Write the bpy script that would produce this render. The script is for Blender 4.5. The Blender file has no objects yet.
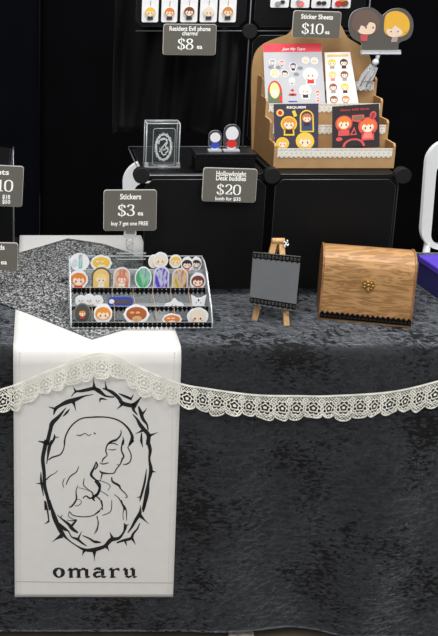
import bpy, bmesh, math, random
from mathutils import Vector, Matrix, noise
random.seed(7)
SC = bpy.context.scene
COL = SC.collection
# ------------------------------------------------------------------ camera
PITCH = 0.251; F = 889.5; U0 = 36.8; V0 = 174.4
CAM = Vector((0.0, -1.793, 1.592))
cd = bpy.data.cameras.new('camera'); cam = bpy.data.objects.new('camera', cd); COL.objects.link(cam)
cam.location = CAM; cam.rotation_euler = (math.pi/2-PITCH, 0, 0)
cd.sensor_fit = 'VERTICAL'; cd.sensor_height = 36; cd.sensor_width = 36*438/636; cd.lens = F/636*36
cd.shift_x = (219-U0)/636; cd.shift_y = -(318-V0)/636
cd.clip_start = 0.05; cd.clip_end = 60
SC.camera = cam
# ------------------------------------------------------------------ light
w = bpy.data.worlds.new('hall_light'); SC.world = w; w.use_nodes = True
w.node_tree.nodes['Background'].inputs[0].default_value = (0.86, 0.93, 1.0, 1)
w.node_tree.nodes['Background'].inputs[1].default_value = 0.40
def area(name, loc, size, power, col=(1, .97, .93), target=(0.35, 0.1, 0.8)):
    l = bpy.data.lights.new(name, 'AREA'); l.energy = power; l.size = size; l.color = col
    o = bpy.data.objects.new(name, l); COL.objects.link(o); o.location = loc
    o.rotation_euler = (Vector(target)-Vector(loc)).to_track_quat('-Z', 'Y').to_euler(); return o
area('ceiling_lamp_over_table', (0.9, -0.2, 5.2), 1.6, 128)
area('ceiling_lamp_in_aisle', (-1.4, -3.4, 5.0), 2.2, 150)
area('ceiling_lamp_far', (2.6, -2.4, 5.2), 1.6, 70)
SC.view_settings.view_transform = 'Standard'; SC.view_settings.look = 'None'
SC.view_settings.gamma = 1; SC.view_settings.use_curve_mapping = False
SC.view_settings.exposure = 0.30
# ------------------------------------------------------------------ helpers
cp, sp = math.cos(PITCH), math.sin(PITCH)
def ray(u, v):
    x = (u-U0)/F; y = (v-V0)/F
    return Vector((x, cp-y*sp, -sp-y*cp))
def P(u, v, Y=None, Z=None):
    d = ray(u, v); t = (Y-CAM.y)/d.y if Y is not None else (Z-CAM.z)/d.z
    return CAM + d*t
def srgb(*c):
    c = [x/255 for x in c]
    return tuple((x/12.92 if x <= .04045 else ((x+.055)/1.055)**2.4) for x in c)
MATS = {}
def mat(name, rgb, rough=.6, metal=0, spec=.4, var=0, vscale=40, bump=0, bscale=200, emit=None, sheen=0):
    if name in MATS: return MATS[name]
    m = bpy.data.materials.new(name); m.use_nodes = True; nt = m.node_tree; b = nt.nodes['Principled BSDF']
    c = srgb(*rgb)
    b.inputs['Base Color'].default_value = (*c, 1); b.inputs['Roughness'].default_value = rough
    b.inputs['Metallic'].default_value = metal; b.inputs['Specular IOR Level'].default_value = spec
    if sheen: b.inputs['Sheen Weight'].default_value = sheen
    tc = nt.nodes.new('ShaderNodeTexCoord')
    n = nt.nodes.new('ShaderNodeTexNoise'); n.inputs['Scale'].default_value = vscale; n.inputs['Detail'].default_value = 3
    nt.links.new(tc.outputs['Object'], n.inputs['Vector'])
    cr = nt.nodes.new('ShaderNodeValToRGB'); v = max(var, .02)
    cr.color_ramp.elements[0].position = .3; cr.color_ramp.elements[1].position = .7
    cr.color_ramp.elements[0].color = (*[x*(1-v) for x in c], 1); cr.color_ramp.elements[1].color = (*[min(1, x*(1+v)) for x in c], 1)
    nt.links.new(n.outputs['Fac'], cr.inputs['Fac']); nt.links.new(cr.outputs['Color'], b.inputs['Base Color'])
    if bump:
        n2 = nt.nodes.new('ShaderNodeTexNoise'); n2.inputs['Scale'].default_value = bscale
        nt.links.new(tc.outputs['Object'], n2.inputs['Vector'])
        bp = nt.nodes.new('ShaderNodeBump'); bp.inputs['Strength'].default_value = bump; bp.inputs['Distance'].default_value = .002
        nt.links.new(n2.outputs['Fac'], bp.inputs['Height']); nt.links.new(bp.outputs['Normal'], b.inputs['Normal'])
    MATS[name] = m; return m
def clear(name, tint=(1, 1, 1), refl=.06, rough=.05, haze=0.0):
    if name in MATS: return MATS[name]
    m = bpy.data.materials.new(name); m.use_nodes = True; nt = m.node_tree; nt.nodes.remove(nt.nodes['Principled BSDF'])
    out = nt.nodes['Material Output']
    tr = nt.nodes.new('ShaderNodeBsdfTransparent'); tr.inputs[0].default_value = (*tint, 1)
    gl = nt.nodes.new('ShaderNodeBsdfGlossy'); gl.inputs['Roughness'].default_value = rough; gl.inputs[0].default_value = (1, 1, 1, 1)
    lw = nt.nodes.new('ShaderNodeLayerWeight'); lw.inputs[0].default_value = .25
    ad = nt.nodes.new('ShaderNodeMath'); ad.operation = 'MULTIPLY_ADD'; ad.inputs[1].default_value = .28; ad.inputs[2].default_value = refl
    nt.links.new(lw.outputs['Fresnel'], ad.inputs[0])
    mx = nt.nodes.new('ShaderNodeMixShader'); nt.links.new(ad.outputs[0], mx.inputs[0]); nt.links.new(tr.outputs[0], mx.inputs[1]); nt.links.new(gl.outputs[0], mx.inputs[2])
    last = mx
    if haze:
        df = nt.nodes.new('ShaderNodeBsdfDiffuse'); df.inputs[0].default_value = (.85, .87, .88, 1)
        m2 = nt.nodes.new('ShaderNodeMixShader'); m2.inputs[0].default_value = haze
        nt.links.new(mx.outputs[0], m2.inputs[1]); nt.links.new(df.outputs[0], m2.inputs[2]); last = m2
    nt.links.new(last.outputs[0], out.inputs[0]); MATS[name] = m; return m
def tag(o, label=None, cat=None, group=None, kind=None):
    if label: o['label'] = label
    if cat: o['category'] = cat
    if group: o['group'] = group
    if kind: o['kind'] = kind
    return o
WL = {}
def thing(name, loc, label, cat, group=None):
    o = bpy.data.objects.new(name, None); o.empty_display_size = .02; COL.objects.link(o)
    o.location = loc; WL[o.name] = Vector(loc); return tag(o, label, cat, group)
def crom(pts, n=6, closed=False):
    """catmull-rom through tuples of any length"""
    N = len(pts); out = []
    if N < 3 and not closed: return [tuple(p) for p in pts]
    rng = range(N if closed else N-1)
    for i in rng:
        g = (lambda k: pts[k % N]) if closed else (lambda k: pts[min(max(k, 0), N-1)])
        a, b, c, d = g(i-1), g(i), g(i+1), g(i+2)
        for j in range(n):
            t = j/n
            out.append(tuple(.5*((2*b[k])+(-a[k]+c[k])*t+(2*a[k]-5*b[k]+4*c[k]-d[k])*t*t+(-a[k]+3*b[k]-3*c[k]+d[k])*t**3) for k in range(len(b))))
    if not closed: out.append(tuple(pts[-1]))
    return out
class MB:
    def __init__(s, X=None): s.bm = bmesh.new(); s.mats = []; s.X = X or Matrix.Identity(4)
    def mi(s, m):
        if m not in s.mats: s.mats.append(m)
        return s.mats.index(m)
    def v(s, p): return s.bm.verts.new(s.X @ Vector(p))
    def face(s, vs, m, smooth=False):
        try: f = s.bm.faces.new(vs)
        except ValueError: return None
        f.material_index = s.mi(m); f.smooth = smooth; return f
    def poly(s, pts, m): return s.face([s.v(p) for p in pts], m)
    def box(s, x0, x1, y0, y1, z0, z1, m):
        vs = [s.v((x, y, z)) for z in (z0, z1) for y in (y0, y1) for x in (x0, x1)]
        for q in ((0, 2, 3, 1), (4, 5, 7, 6), (0, 1, 5, 4), (2, 6, 7, 3), (0, 4, 6, 2), (1, 3, 7, 5)): s.face([vs[i] for i in q], m)
    def prism(s, out, y0, y1, m, mside=None, mback=None, plane='xz', smooth=False):
        """outline in x,z extruded along y (y0 = front)"""
        mp = {'xz': lambda a, b, c: (a, c, b), 'yz': lambda a, b, c: (c, a, b), 'xy': lambda a, b, c: (a, b, c)}[plane]
        A = [s.v(mp(a, b, y0)) for a, b in out]; B = [s.v(mp(a, b, y1)) for a, b in out]
        s.face(A, m); s.face(B[::-1], mback or mside or m); n = len(out)
        for i in range(n): s.face([A[i], B[i], B[(i+1) % n], A[(i+1) % n]], mside or m, smooth)
    def tube(s, path, r, m, n=8, closed=False, sm=True):
        path = [Vector(p) for p in path]; N = len(path); rings = []; up = Vector((.13, .31, .94))
        for i, p in enumerate(path):
            if closed: t = path[(i+1) % N]-path[i-1]
            else: t = path[min(i+1, N-1)]-path[max(i-1, 0)]
            t.normalize(); a = t.cross(up)
            if a.length < .05: a = t.cross(Vector((1, 0, 0)))
            a.normalize(); b = t.cross(a); rr = r[i] if isinstance(r, (list, tuple)) else r
            rings.append([s.v(p+(a*math.cos(2*math.pi*k/n)+b*math.sin(2*math.pi*k/n))*rr) for k in range(n)])
        for i in range(N if closed else N-1):
            A, B = rings[i], rings[(i+1) % N]
            for k in range(n): s.face([A[k], A[(k+1) % n], B[(k+1) % n], B[k]], m, sm)
        if not closed: s.face(rings[0][::-1], m); s.face(rings[-1], m)
    def cyl(s, a, b, r, m, n=24, sm=True): s.tube([a, b], r, m, n, sm=sm)
    def ball(s, c, r, m, n=10, sc=(1, 1, 1)):
        rows = []
        for i in range(1, n):
            th = math.pi*i/n
            rows.append([s.v((c[0]+sc[0]*r*math.sin(th)*math.cos(2*math.pi*k/n), c[1]+sc[1]*r*math.sin(th)*math.sin(2*math.pi*k/n), c[2]+sc[2]*r*math.cos(th))) for k in range(n)])
        t = s.v((c[0], c[1], c[2]+r*sc[2])); b = s.v((c[0], c[1], c[2]-r*sc[2]))
        for k in range(n):
            s.face([t, rows[0][k], rows[0][(k+1) % n]], m, True); s.face([b, rows[-1][(k+1) % n], rows[-1][k]], m, True)
            for i in range(len(rows)-1): s.face([rows[i][k], rows[i+1][k], rows[i+1][(k+1) % n], rows[i][(k+1) % n]], m, True)
    def grid(s, fn, nu, nv, m, smooth=True, keep=None):
        V = {}
        def g(i, j):
            if (i, j) not in V: V[(i, j)] = s.v(fn(i/nu, j/nv))
            return V[(i, j)]
        for i in range(nu):
            for j in range(nv):
                if keep is None or keep((i+.5)/nu, (j+.5)/nv): s.face([g(i, j), g(i+1, j), g(i+1, j+1), g(i, j+1)], m, smooth)
    def ribbon(s, pts, fn, m):
        """pts: (a,b,width); fn maps a,b to a 3d point"""
        L = []; R = []; N = len(pts)
        for i, (a, b, wd) in enumerate(pts):
            p, q = pts[max(i-1, 0)], pts[min(i+1, N-1)]
            dx, dy = q[0]-p[0], q[1]-p[1]; l = math.hypot(dx, dy) or 1; nx, ny = -dy/l*wd/2, dx/l*wd/2
            L.append(s.v(fn(a+nx, b+ny))); R.append(s.v(fn(a-nx, b-ny)))
        for i in range(N-1): s.face([L[i], L[i+1], R[i+1], R[i]], m)
    def ell(s, cx, cz, rx, rz, y, m, n=20, a0=0, a1=360, rot=0):
        pts = []
        k = n if a1-a0 >= 360 else n+1
        for i in range(k):
            a = math.radians(a0+(a1-a0)*i/n); x, z = rx*math.cos(a), rz*math.sin(a); c, d = math.cos(rot), math.sin(rot)
            pts.append((cx+x*c-z*d, y, cz+x*d+z*c))
        s.poly(pts, m)
    def build(s, name, parent=None, origin=None, solid=0, bevel=0, off=-1):
        bmesh.ops.remove_doubles(s.bm, verts=s.bm.verts, dist=1e-6)
        o0 = Vector(origin) if origin is not None else (WL.get(parent.name, Vector()) if parent else Vector())
        s.bm.transform(Matrix.Translation(-o0)); s.bm.normal_update()
        me = bpy.data.meshes.new(name); s.bm.to_mesh(me); s.bm.free()
        for m in s.mats: me.materials.append(m)
        o = bpy.data.objects.new(name, me); COL.objects.link(o)
        if parent: o.parent = parent; WL[o.name] = o0
        else: o.location = o0; WL[o.name] = o0
        if bevel:
            b = o.modifiers.new('bevel', 'BEVEL'); b.width = bevel; b.segments = 2; b.limit_method = 'ANGLE'
        if solid:
            q = o.modifiers.new('thickness', 'SOLIDIFY'); q.thickness = solid; q.offset = off
        return o
def rrect(x0, x1, z0, z1, r, n=5):
    out = []
    for cx, cz, a in ((x1-r, z1-r, 0), (x0+r, z1-r, 90), (x0+r, z0+r, 180), (x1-r, z0+r, 270)):
        for i in range(n+1):
            t = math.radians(a+90*i/n); out.append((cx+r*math.cos(t), cz+r*math.sin(t)))
    return out
# text ---------------------------------------------------------------
def text_into(mb, body, size, cx, cz, y, m, width=None, bold=.012, shear=0):
    c = bpy.data.curves.new('t', 'FONT'); c.body = body; c.size = 1; c.offset = bold; c.shear = shear; c.resolution_u = 3
    o = bpy.data.objects.new('t', c); COL.objects.link(o); dg = bpy.context.evaluated_depsgraph_get()
    me = o.evaluated_get(dg).to_mesh(); vs = [v.co.copy() for v in me.vertices]
    if vs:
        x0 = min(v.x for v in vs); x1 = max(v.x for v in vs)
        sx = size if width is None else width/(x1-x0)
        new = [mb.v((cx+(v.x-(x0+x1)/2)*sx, y, cz+v.y*size)) for v in vs]
        for p in me.polygons: mb.face([new[i] for i in p.vertices], m)
    o.evaluated_get(dg).to_mesh_clear(); bpy.data.objects.remove(o); bpy.data.curves.remove(c)
GL = {  # big serif figures, strokes in a box of height 1
 '0': (.66, [[(.33, 1), (.12, .86), (.07, .5), (.12, .14), (.33, 0), (.54, .14), (.59, .5), (.54, .86), (.33, 1)]]),
 '1': (.46, [[(.08, .8), (.17, .86), (.25, .98)], [(.25, 1), (.25, .5), (.25, .02)], [(.06, .02), (.25, .02), (.44, .02)]]),
 '2': (.64, [[(.1, .76), (.16, .93), (.32, 1), (.5, .92), (.55, .72), (.44, .46), (.24, .24), (.08, .04)], [(.08, .04), (.3, .05), (.54, .04)], [(.54, .02), (.57, .12), (.58, .26)]]),
 '3': (.6, [[(.08, .8), (.15, .94), (.3, 1), (.47, .92), (.49, .74), (.4, .58), (.24, .53)], [(.24, .53), (.43, .49), (.54, .3), (.48, .08), (.28, 0), (.12, .06), (.06, .22)]]),
 '8': (.64, [[(.32, 1), (.14, .9), (.13, .7), (.3, .55), (.5, .4), (.56, .22), (.48, .04), (.31, 0), (.12, .05), (.07, .22), (.14, .4), (.32, .54), (.48, .68), (.5, .88), (.32, 1)]]),
 '$': (.6, [[(.52, .74), (.46, .92), (.3, .97), (.12, .88), (.1, .7), (.2, .57), (.38, .46), (.52, .3), (.5, .1), (.3, .01), (.12, .06), (.06, .26)], [(.3, 1.12), (.3, .5), (.3, -.13)]]),
}
def big(mb, s, h, cx, cz, y, m, track=.06):
    G = 1.22; W = sum(GL[c][0]*G for c in s)*h+track*h*(len(s)-1); x = cx-W/2
    for c in s:
        wd, st = GL[c]
        for k, q in enumerate(st):
            pts = crom(q, 5) if len(q) > 3 else q
            out = []
            for i, p in enumerate(pts):
                a, b = pts[max(i-1, 0)], pts[min(i+1, len(pts)-1)]
                dx, dy = b[0]-a[0], b[1]-a[1]; l = math.hypot(dx, dy) or 1
                t = .065+.10*abs(dy/l)**1.5
                if c == '$' and k == 1: t = .06
                out.append((x+p[0]*h*G, cz+p[1]*h, t*h))
            mb.ribbon(out, lambda a, b: (a, y, b), m)
        x += (wd*G+track)*h
# ------------------------------------------------------------------ materials
def velvet():
    m = bpy.data.materials.new('crushed_velvet'); m.use_nodes = True; nt = m.node_tree; b = nt.nodes['Principled BSDF']; N = nt.nodes.new; Lk = nt.links.new
    tc = N('ShaderNodeTexCoord')
    mp = N('ShaderNodeMapping'); mp.inputs['Scale'].default_value = (1, 1, 1.7); Lk(tc.outputs['Object'], mp.inputs[0])
    n1 = N('ShaderNodeTexNoise'); n1.inputs['Scale'].default_value = 52; n1.inputs['Detail'].default_value = 7; n1.inputs['Roughness'].default_value = .72; n1.inputs['Distortion'].default_value = 1.1
    n2 = N('ShaderNodeTexNoise'); n2.inputs['Scale'].default_value = 5; n2.inputs['Detail'].default_value = 3
    Lk(mp.outputs[0], n1.inputs['Vector']); Lk(mp.outputs[0], n2.inputs['Vector'])
    ad = N('ShaderNodeMath'); ad.operation = 'MULTIPLY_ADD'; ad.inputs[1].default_value = .28; Lk(n2.outputs['Fac'], ad.inputs[0]); Lk(n1.outputs['Fac'], ad.inputs[2])
    mp3 = N('ShaderNodeMapping'); mp3.inputs['Scale'].default_value = (1, 1, 2.2); Lk(tc.outputs['Object'], mp3.inputs[0])
    n3 = N('ShaderNodeTexNoise'); n3.inputs['Scale'].default_value = 72; n3.inputs['Detail'].default_value = 5; n3.inputs['Roughness'].default_value = .6; n3.inputs['Distortion'].default_value = .6; Lk(mp3.outputs[0], n3.inputs['Vector'])
    n4 = N('ShaderNodeTexNoise'); n4.inputs['Scale'].default_value = 6.5; n4.inputs['Detail'].default_value = 2; Lk(tc.outputs['Object'], n4.inputs['Vector'])
    fk = N('ShaderNodeMath'); fk.operation = 'MULTIPLY_ADD'; fk.inputs[1].default_value = .62; Lk(n4.outputs['Fac'], fk.inputs[0]); Lk(n3.outputs['Fac'], fk.inputs[2])
    fr = N('ShaderNodeMapRange'); fr.inputs[1].default_value = .70; fr.inputs[2].default_value = .75; fr.inputs[3].default_value = .10; fr.inputs[4].default_value = 1; Lk(fk.outputs[0], fr.inputs[0])
    cr = N('ShaderNodeValToRGB'); e = cr.color_ramp.elements
    e[0].position = .45; e[0].color = (.006, .0065, .0075, 1); e[1].position = .84; e[1].color = (.026, .028, .033, 1)
    mm = N('ShaderNodeVectorMath'); mm.operation = 'SCALE'
    Lk(ad.outputs[0], cr.inputs[0]); Lk(cr.outputs[0], mm.inputs[0]); Lk(fr.outputs[0], mm.inputs['Scale']); Lk(mm.outputs[0], b.inputs['Base Color'])
    rr = N('ShaderNodeMapRange'); rr.inputs[1].default_value = .5; rr.inputs[2].default_value = .8; rr.inputs[3].default_value = .35; rr.inputs[4].default_value = 1; Lk(ad.outputs[0], rr.inputs[0])
    m5 = N('ShaderNodeMath'); m5.operation = 'MULTIPLY'; Lk(rr.outputs[0], m5.inputs[0]); Lk(fr.outputs[0], m5.inputs[1]); Lk(m5.outputs[0], b.inputs['Sheen Weight']); b.inputs['Sheen Roughness'].default_value = .34; b.inputs['Sheen Tint'].default_value = (.86, .92, 1, 1)
    b.inputs['Roughness'].default_value = .75; b.inputs['Specular IOR Level'].default_value = .25
    bp = N('ShaderNodeBump'); bp.inputs['Strength'].default_value = .7; bp.inputs['Distance'].default_value = .006; Lk(n1.outputs['Fac'], bp.inputs['Height']); Lk(bp.outputs[0], b.inputs['Normal'])
    sh = N('ShaderNodeBsdfSheen'); sh.inputs['Roughness'].default_value = .26; sc_ = N('ShaderNodeVectorMath'); sc_.operation = 'SCALE'; sc_.inputs[0].default_value = (.74, .81, .93); Lk(m5.outputs[0], sc_.inputs['Scale']); Lk(sc_.outputs[0], sh.inputs['Color']); Lk(bp.outputs[0], sh.inputs['Normal'])
    ads = N('ShaderNodeAddShader'); Lk(b.outputs[0], ads.inputs[0]); Lk(sh.outputs[0], ads.inputs[1]); Lk(ads.outputs[0], nt.nodes['Material Output'].inputs[0])
    return m
def glitter():
    m = bpy.data.materials.new('silver_black_glitter_cloth'); m.use_nodes = True; nt = m.node_tree; b = nt.nodes['Principled BSDF']; N = nt.nodes.new; Lk = nt.links.new
    tc = N('ShaderNodeTexCoord'); v = N('ShaderNodeTexVoronoi'); v.inputs['Scale'].default_value = 330
    Lk(tc.outputs['Object'], v.inputs['Vector'])
    cr = N('ShaderNodeValToRGB'); e = cr.color_ramp.elements; e[0].position = .25; e[0].color = (.018, .019, .02, 1); e[1].position = .8; e[1].color = (.50, .51, .51, 1)
    q = e.new(.55); q.color = (.09, .092, .095, 1)
    Lk(v.outputs['Color'], cr.inputs[0]); Lk(cr.outputs[0], b.inputs['Base Color']); b.inputs['Roughness'].default_value = .4
    return m
def wood(name, c0, c1, scale=1.0, axis='X'):
    m = bpy.data.materials.new(name); m.use_nodes = True; nt = m.node_tree; b = nt.nodes['Principled BSDF']; N = nt.nodes.new; Lk = nt.links.new
    tc = N('ShaderNodeTexCoord'); mp = N('ShaderNodeMapping'); Lk(tc.outputs['Object'], mp.inputs[0])
    mp.inputs['Scale'].default_value = {'X': (2.2*scale, 14*scale, 24*scale), 'Z': (22*scale, 14*scale, 3*scale)}[axis]
    n = N('ShaderNodeTexNoise'); n.inputs['Scale'].default_value = 2.2; n.inputs['Detail'].default_value = 3; n.inputs['Distortion'].default_value = .7; Lk(mp.outputs[0], n.inputs['Vector'])
    wv = N('ShaderNodeMath'); wv.operation = 'MULTIPLY'; wv.inputs[1].default_value = 26; Lk(n.outputs['Fac'], wv.inputs[0])
    sn = N('ShaderNodeMath'); sn.operation = 'SINE'; Lk(wv.outputs[0], sn.inputs[0])
    mr = N('ShaderNodeMapRange'); mr.inputs[1].default_value = -1; mr.inputs[2].default_value = 1; Lk(sn.outputs[0], mr.inputs[0])
    cr = N('ShaderNodeValToRGB'); cr.color_ramp.elements[0].color = (*srgb(*c0), 1); cr.color_ramp.elements[1].color = (*srgb(*c1), 1)
    Lk(mr.outputs[0], cr.inputs[0]); Lk(cr.outputs[0], b.inputs['Base Color']); b.inputs['Roughness'].default_value = .5
    bp = N('ShaderNodeBump'); bp.inputs['Strength'].default_value = .15; bp.inputs['Distance'].default_value = .001; Lk(mr.outputs[0], bp.inputs['Height']); Lk(bp.outputs[0], b.inputs['Normal'])
    return m
def holo(name, cols, sc=9, rough=.25):
    m = bpy.data.materials.new(name); m.use_nodes = True; nt = m.node_tree; b = nt.nodes['Principled BSDF']; N = nt.nodes.new; Lk = nt.links.new
    tc = N('ShaderNodeTexCoord'); mp = N('ShaderNodeMapping'); Lk(tc.outputs['Object'], mp.inputs[0]); mp.inputs['Scale'].default_value = (sc*12, 1, sc*3)
    n = N('ShaderNodeTexNoise'); n.inputs['Scale'].default_value = 1; n.inputs['Detail'].default_value = 1.5; Lk(mp.outputs[0], n.inputs['Vector'])
    cr = N('ShaderNodeValToRGB'); e = cr.color_ramp.elements
    e[0].position = .3; e[0].color = (*srgb(*cols[0]), 1); e[1].position = .7; e[1].color = (*srgb(*cols[-1]), 1)
    for i, c in enumerate(cols[1:-1]): q = e.new(.3+.4*(i+1)/(len(cols)-1)); q.color = (*srgb(*c), 1)
    Lk(n.outputs['Fac'], cr.inputs[0]); Lk(cr.outputs[0], b.inputs['Base Color']); b.inputs['Roughness'].default_value = rough; b.inputs['Metallic'].default_value = .25
    return m
VEL = velvet(); GLIT = glitter()
WHITE_SATIN = mat('ivory_satin', (214, 212, 209), .55, sheen=.15, bump=.15, bscale=900)
CREAM_LACE = mat('cream_lace', (236, 234, 222), .75, var=.05)
INK = mat('black_ink', (24, 24, 27), .7)
HEM = mat('hem_cream', (205, 200, 186), .7)
BLACK_CLOTH = mat('black_drape', (5, 5, 7), .9, spec=.05, var=.2, vscale=3)
NAVY_CLOTH = mat('black_blue_drape', (5, 6, 11), .9, spec=.05, var=.2, vscale=3)
SATIN_BLACK = mat('black_satin', (6, 6, 7), .55, spec=.15, sheen=.03, var=.3, vscale=12)
BPL = mat('black_plastic', (10, 10, 11), .5, spec=.2, var=.12, vscale=6)
BPL2 = mat('black_connector', (20, 20, 21), .6, spec=.3)
WIRE = mat('dark_metal_wire', (88, 90, 94), .35, metal=.6)
WIREB = mat('bright_metal_wire', (160, 164, 168), .3, metal=.6)
CARD = mat('grey_card', (92, 89, 82), .8, var=.08, vscale=300)
CARDRIM = mat('card_rim', (196, 194, 188), .6)
WTXT = mat('white_ink', (240, 240, 236), .6)
ACR = clear('clear_acrylic', (.96, .97, .97), .015)
ACRE = clear('acrylic_edge', (.75, .77, .78), .15, .15, haze=.45)
ACRH = clear('hazy_acrylic', (.94, .95, .96), .02, .08, haze=.03)
KRAFT = mat('kraft_board', (182, 145, 100), .8, var=.1, vscale=20, bump=.2, bscale=300)
KRAFTD = mat('kraft_board_edge', (150, 110, 66), .85, var=.1)
WHITE_PL = mat('white_plastic', (225, 226, 228), .4)
PAPER = mat('white_paper', (236, 236, 238), .6)
SKIN = mat('printed_skin', (246, 222, 200), .6)
DOT = mat('printed_dark', (60, 40, 40), .6)
BLUSH = mat('printed_blush', (236, 150, 140), .6)
BLACKLACE = mat('black_lace', (9, 9, 10), .9, spec=.1)
def ink(r, g, b): return mat('print_%d_%d_%d' % (r, g, b), (r, g, b), .5)

# ================================================================== SETTING
TZ = 0.74
b = MB(); b.box(-4, 5, -4, 4, -.05, 0, mat('dark_brown_floor', (96, 84, 72), .6, var=.25, vscale=8)); tag(b.build('floor'), kind='structure')
def curtain(x0, x1, y, m, label, ph):
    mb = MB(); n = int((x1-x0)/.04)
    mb.grid(lambda a, c: (x0+(x1-x0)*a, y+.022*math.sin((x0+(x1-x0)*a)*17+ph)*(.6+.4*math.sin(a*9))+.012*math.sin(a*61+c*2), 2.6*c+.004), n, 12, m)
    o = mb.build('curtain', origin=((x0+x1)/2, y, 0), solid=.003); tag(o, label, 'curtain', None)
curtain(-2.2, 0.012, 2.3, NAVY_CLOTH, 'black backdrop curtain with blue tint at the far left behind table', 0)
curtain(0.016, 3.6, 2.34, BLACK_CLOTH, 'wide plain black backdrop curtain behind the shelves and white chairs', 2)
b = MB(); b.box(-4, 5, 3.9, 4, 0, 5.6, mat('dark_wall', (40, 40, 44), .9)); tag(b.build('wall_back'), kind='structure')
b = MB(); bx = P(238, 634, Z=.0)
b.grid(lambda a, c: (bx.x-.03+.06*a+.006*math.sin(c*7), bx.y-.02+.05*c, .004+.008*abs(math.sin(a*6+c*5))), 8, 6, mat('beige_scrap', (206, 196, 178), .8))
tag(b.build('paper_scrap', origin=(bx.x, bx.y, 0), solid=.001), 'small pale crumpled paper scrap on the floor at the tablecloth hem', 'scrap')
def ray_front(u, v, off=.004):
    """point on the plane of the hanging front (Y = -.006-.05*d)"""
    d = ray(u, v); k = .05
    # Y = -.006-off-k*(TZ-Z)
    t = (-.006-off-k*TZ+k*CAM.z-CAM.y)/(d.y-k*d.z)
    return CAM+d*t
# table + cloth
TX0, TX1, TD = -.50, 1.34, .622; RD = .768
t = thing('folding_table', ((TX0+TX1)/2, TD/2, 0), 'long folding table hidden under the dark crushed velvet cloth', 'table')
b = MB(); b.box(TX0+.01, TX1-.01, .012, TD-.01, TZ-.045, TZ-.006, mat('grey_table_plastic', (190, 190, 186), .5)); b.build('tabletop', t, bevel=.004)
for lx in (TX0+.12, TX1-.12):
    for ly in (.1, TD-.1):
        b = MB(); b.cyl((lx, ly, 0), (lx, ly, TZ-.045), .014, mat('grey_steel', (120, 122, 124), .4, metal=.8), 12); b.build('leg', t)
t = thing('side_table', (-.12, .70, 0), 'narrow black side table standing behind the left end of the cloth', 'table')
b = MB(); b.box(-.40, .19, TD+.012, RD+.002, TZ-.03, TZ-.001, mat('black_laminate', (14, 14, 15), .5)); b.build('tabletop', t)
for lx in (-.38, .17):
    for ly in (TD+.03, RD-.02):
        b = MB(); b.cyl((lx, ly, 0), (lx, ly, TZ-.03), .011, BPL, 10); b.build('leg', t)
def front_y(x, d):
    """cloth front, d = drop below the top"""
    k = min(1, max(0, (x-.36)/.16)) if x > .2 else min(1, max(0, (-.09-x)/.1))
    f = (math.sin(x*7.5+.4)*.5+math.sin(x*17+1.3)*.25+.35*math.exp(-((x-.98-.1*d)/.07)**2))
    return -.006-.05*d-k*.034*min(1, d/.5)**1.3*(f+.4)-.006*k*math.sin(x*31+d*6)*d
def cloth_pt(x, s):
    """s runs from back top edge to the front hem"""
    L1 = TD+.004
    if s < .12: return (x, TD+.006, TZ-.12+s)
    s -= .12
    if s < L1-.012: return (x, TD+.004-s, TZ+.0015*noise.noise(Vector((x*9, s*9, 0))))
    r = .016; a = (s-(L1-.012))/r
    if a < math.pi/2: return (x, .012-r*math.sin(a)-.001, TZ-r+r*math.cos(a))
    d = s-(L1-.012)-r*math.pi/2+r
    return (x, front_y(x, d), TZ-d)
HEMD = TZ-ray_front(150, 631, 0).z
b = MB(); SL = .12+TD-.008+.016*(math.pi/2-1)+HEMD
b.grid(lambda a, c: cloth_pt(TX0-.02+(TX1-TX0+.04)*a, SL*c), 190, 200, VEL)
tag(b.build('tablecloth', origin=((TX0+TX1)/2, .38, 0), solid=.0015, off=-1), 'dark grey crushed velvet tablecloth draped over the table down to the floor', 'tablecloth')
# glitter cloth lies on the runner
# ---- runner / banner
RB = 0.003
def run_x(s, side):  # width edges: back, bend, bottom
    return (-.0515 if side == 0 else .3150)+(.0015 if side else 0)*s
pb = ray_front(15, 596); BOT = TZ-pb.z
def run_pt(a, c):
    L = .05+RD+.004
    S = L+BOT+.004; s = S*c
    x0, x1 = -.0515, .3155
    if s > L: x0 += (.0005+ (ray_front(14.6, 596).x+.0515))*((s-L)/BOT); x1 += (ray_front(173, 596).x-.3155)*((s-L)/BOT)
    x = x0+(x1-x0)*a
    if s < .05: return (x, RD+.011, TZ-.05+s+.003)
    s -= .05
    if s < RD-.008: return (x, RD+.011-s-.004*(1-s/RD), TZ+.0035)
    r = .019; aa = (s-(RD-.008))/r
    if aa < math.pi/2: return (x, .012-r*math.sin(aa)-.0015, TZ+.0035-r+r*math.cos(aa))
    d = s-(RD-.008)-r*math.pi/2+r-.0035
    wv = .0016*math.sin(a*7+d*9)*min(1, d*3)*0
    return (x, -.0075-.0030-.05*d+wv, TZ-d)
b = MB(); b.grid(run_pt, 24, 150, WHITE_SATIN)
ro = thing('table_runner', (.13, 0, TZ), 'long ivory satin banner hanging over the table front with a black wreath logo', 'banner')
b.build('fabric', ro, solid=.0012, off=-1)
def bn(u, v, off=.0062): return ray_front(u, v, off)
# hem + stitching
b = MB()
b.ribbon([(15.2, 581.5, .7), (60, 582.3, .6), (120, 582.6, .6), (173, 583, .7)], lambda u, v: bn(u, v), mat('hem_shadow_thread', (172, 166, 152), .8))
for u0, u1, vv0 in ((19.5, 20.5, 352), (174.5, 168, 352)):
    n = 60
    for i in range(n):
        f0, f1 = i/n, (i+.6)/n
        b.ribbon([(u0+(u1-u0)*f0, vv0+(594-vv0)*f0, .7), (u0+(u1-u0)*f1, vv0+(594-vv0)*f1, .7)], lambda u, v: bn(u, v), HEM)
b.build('stitching', ro)
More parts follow.
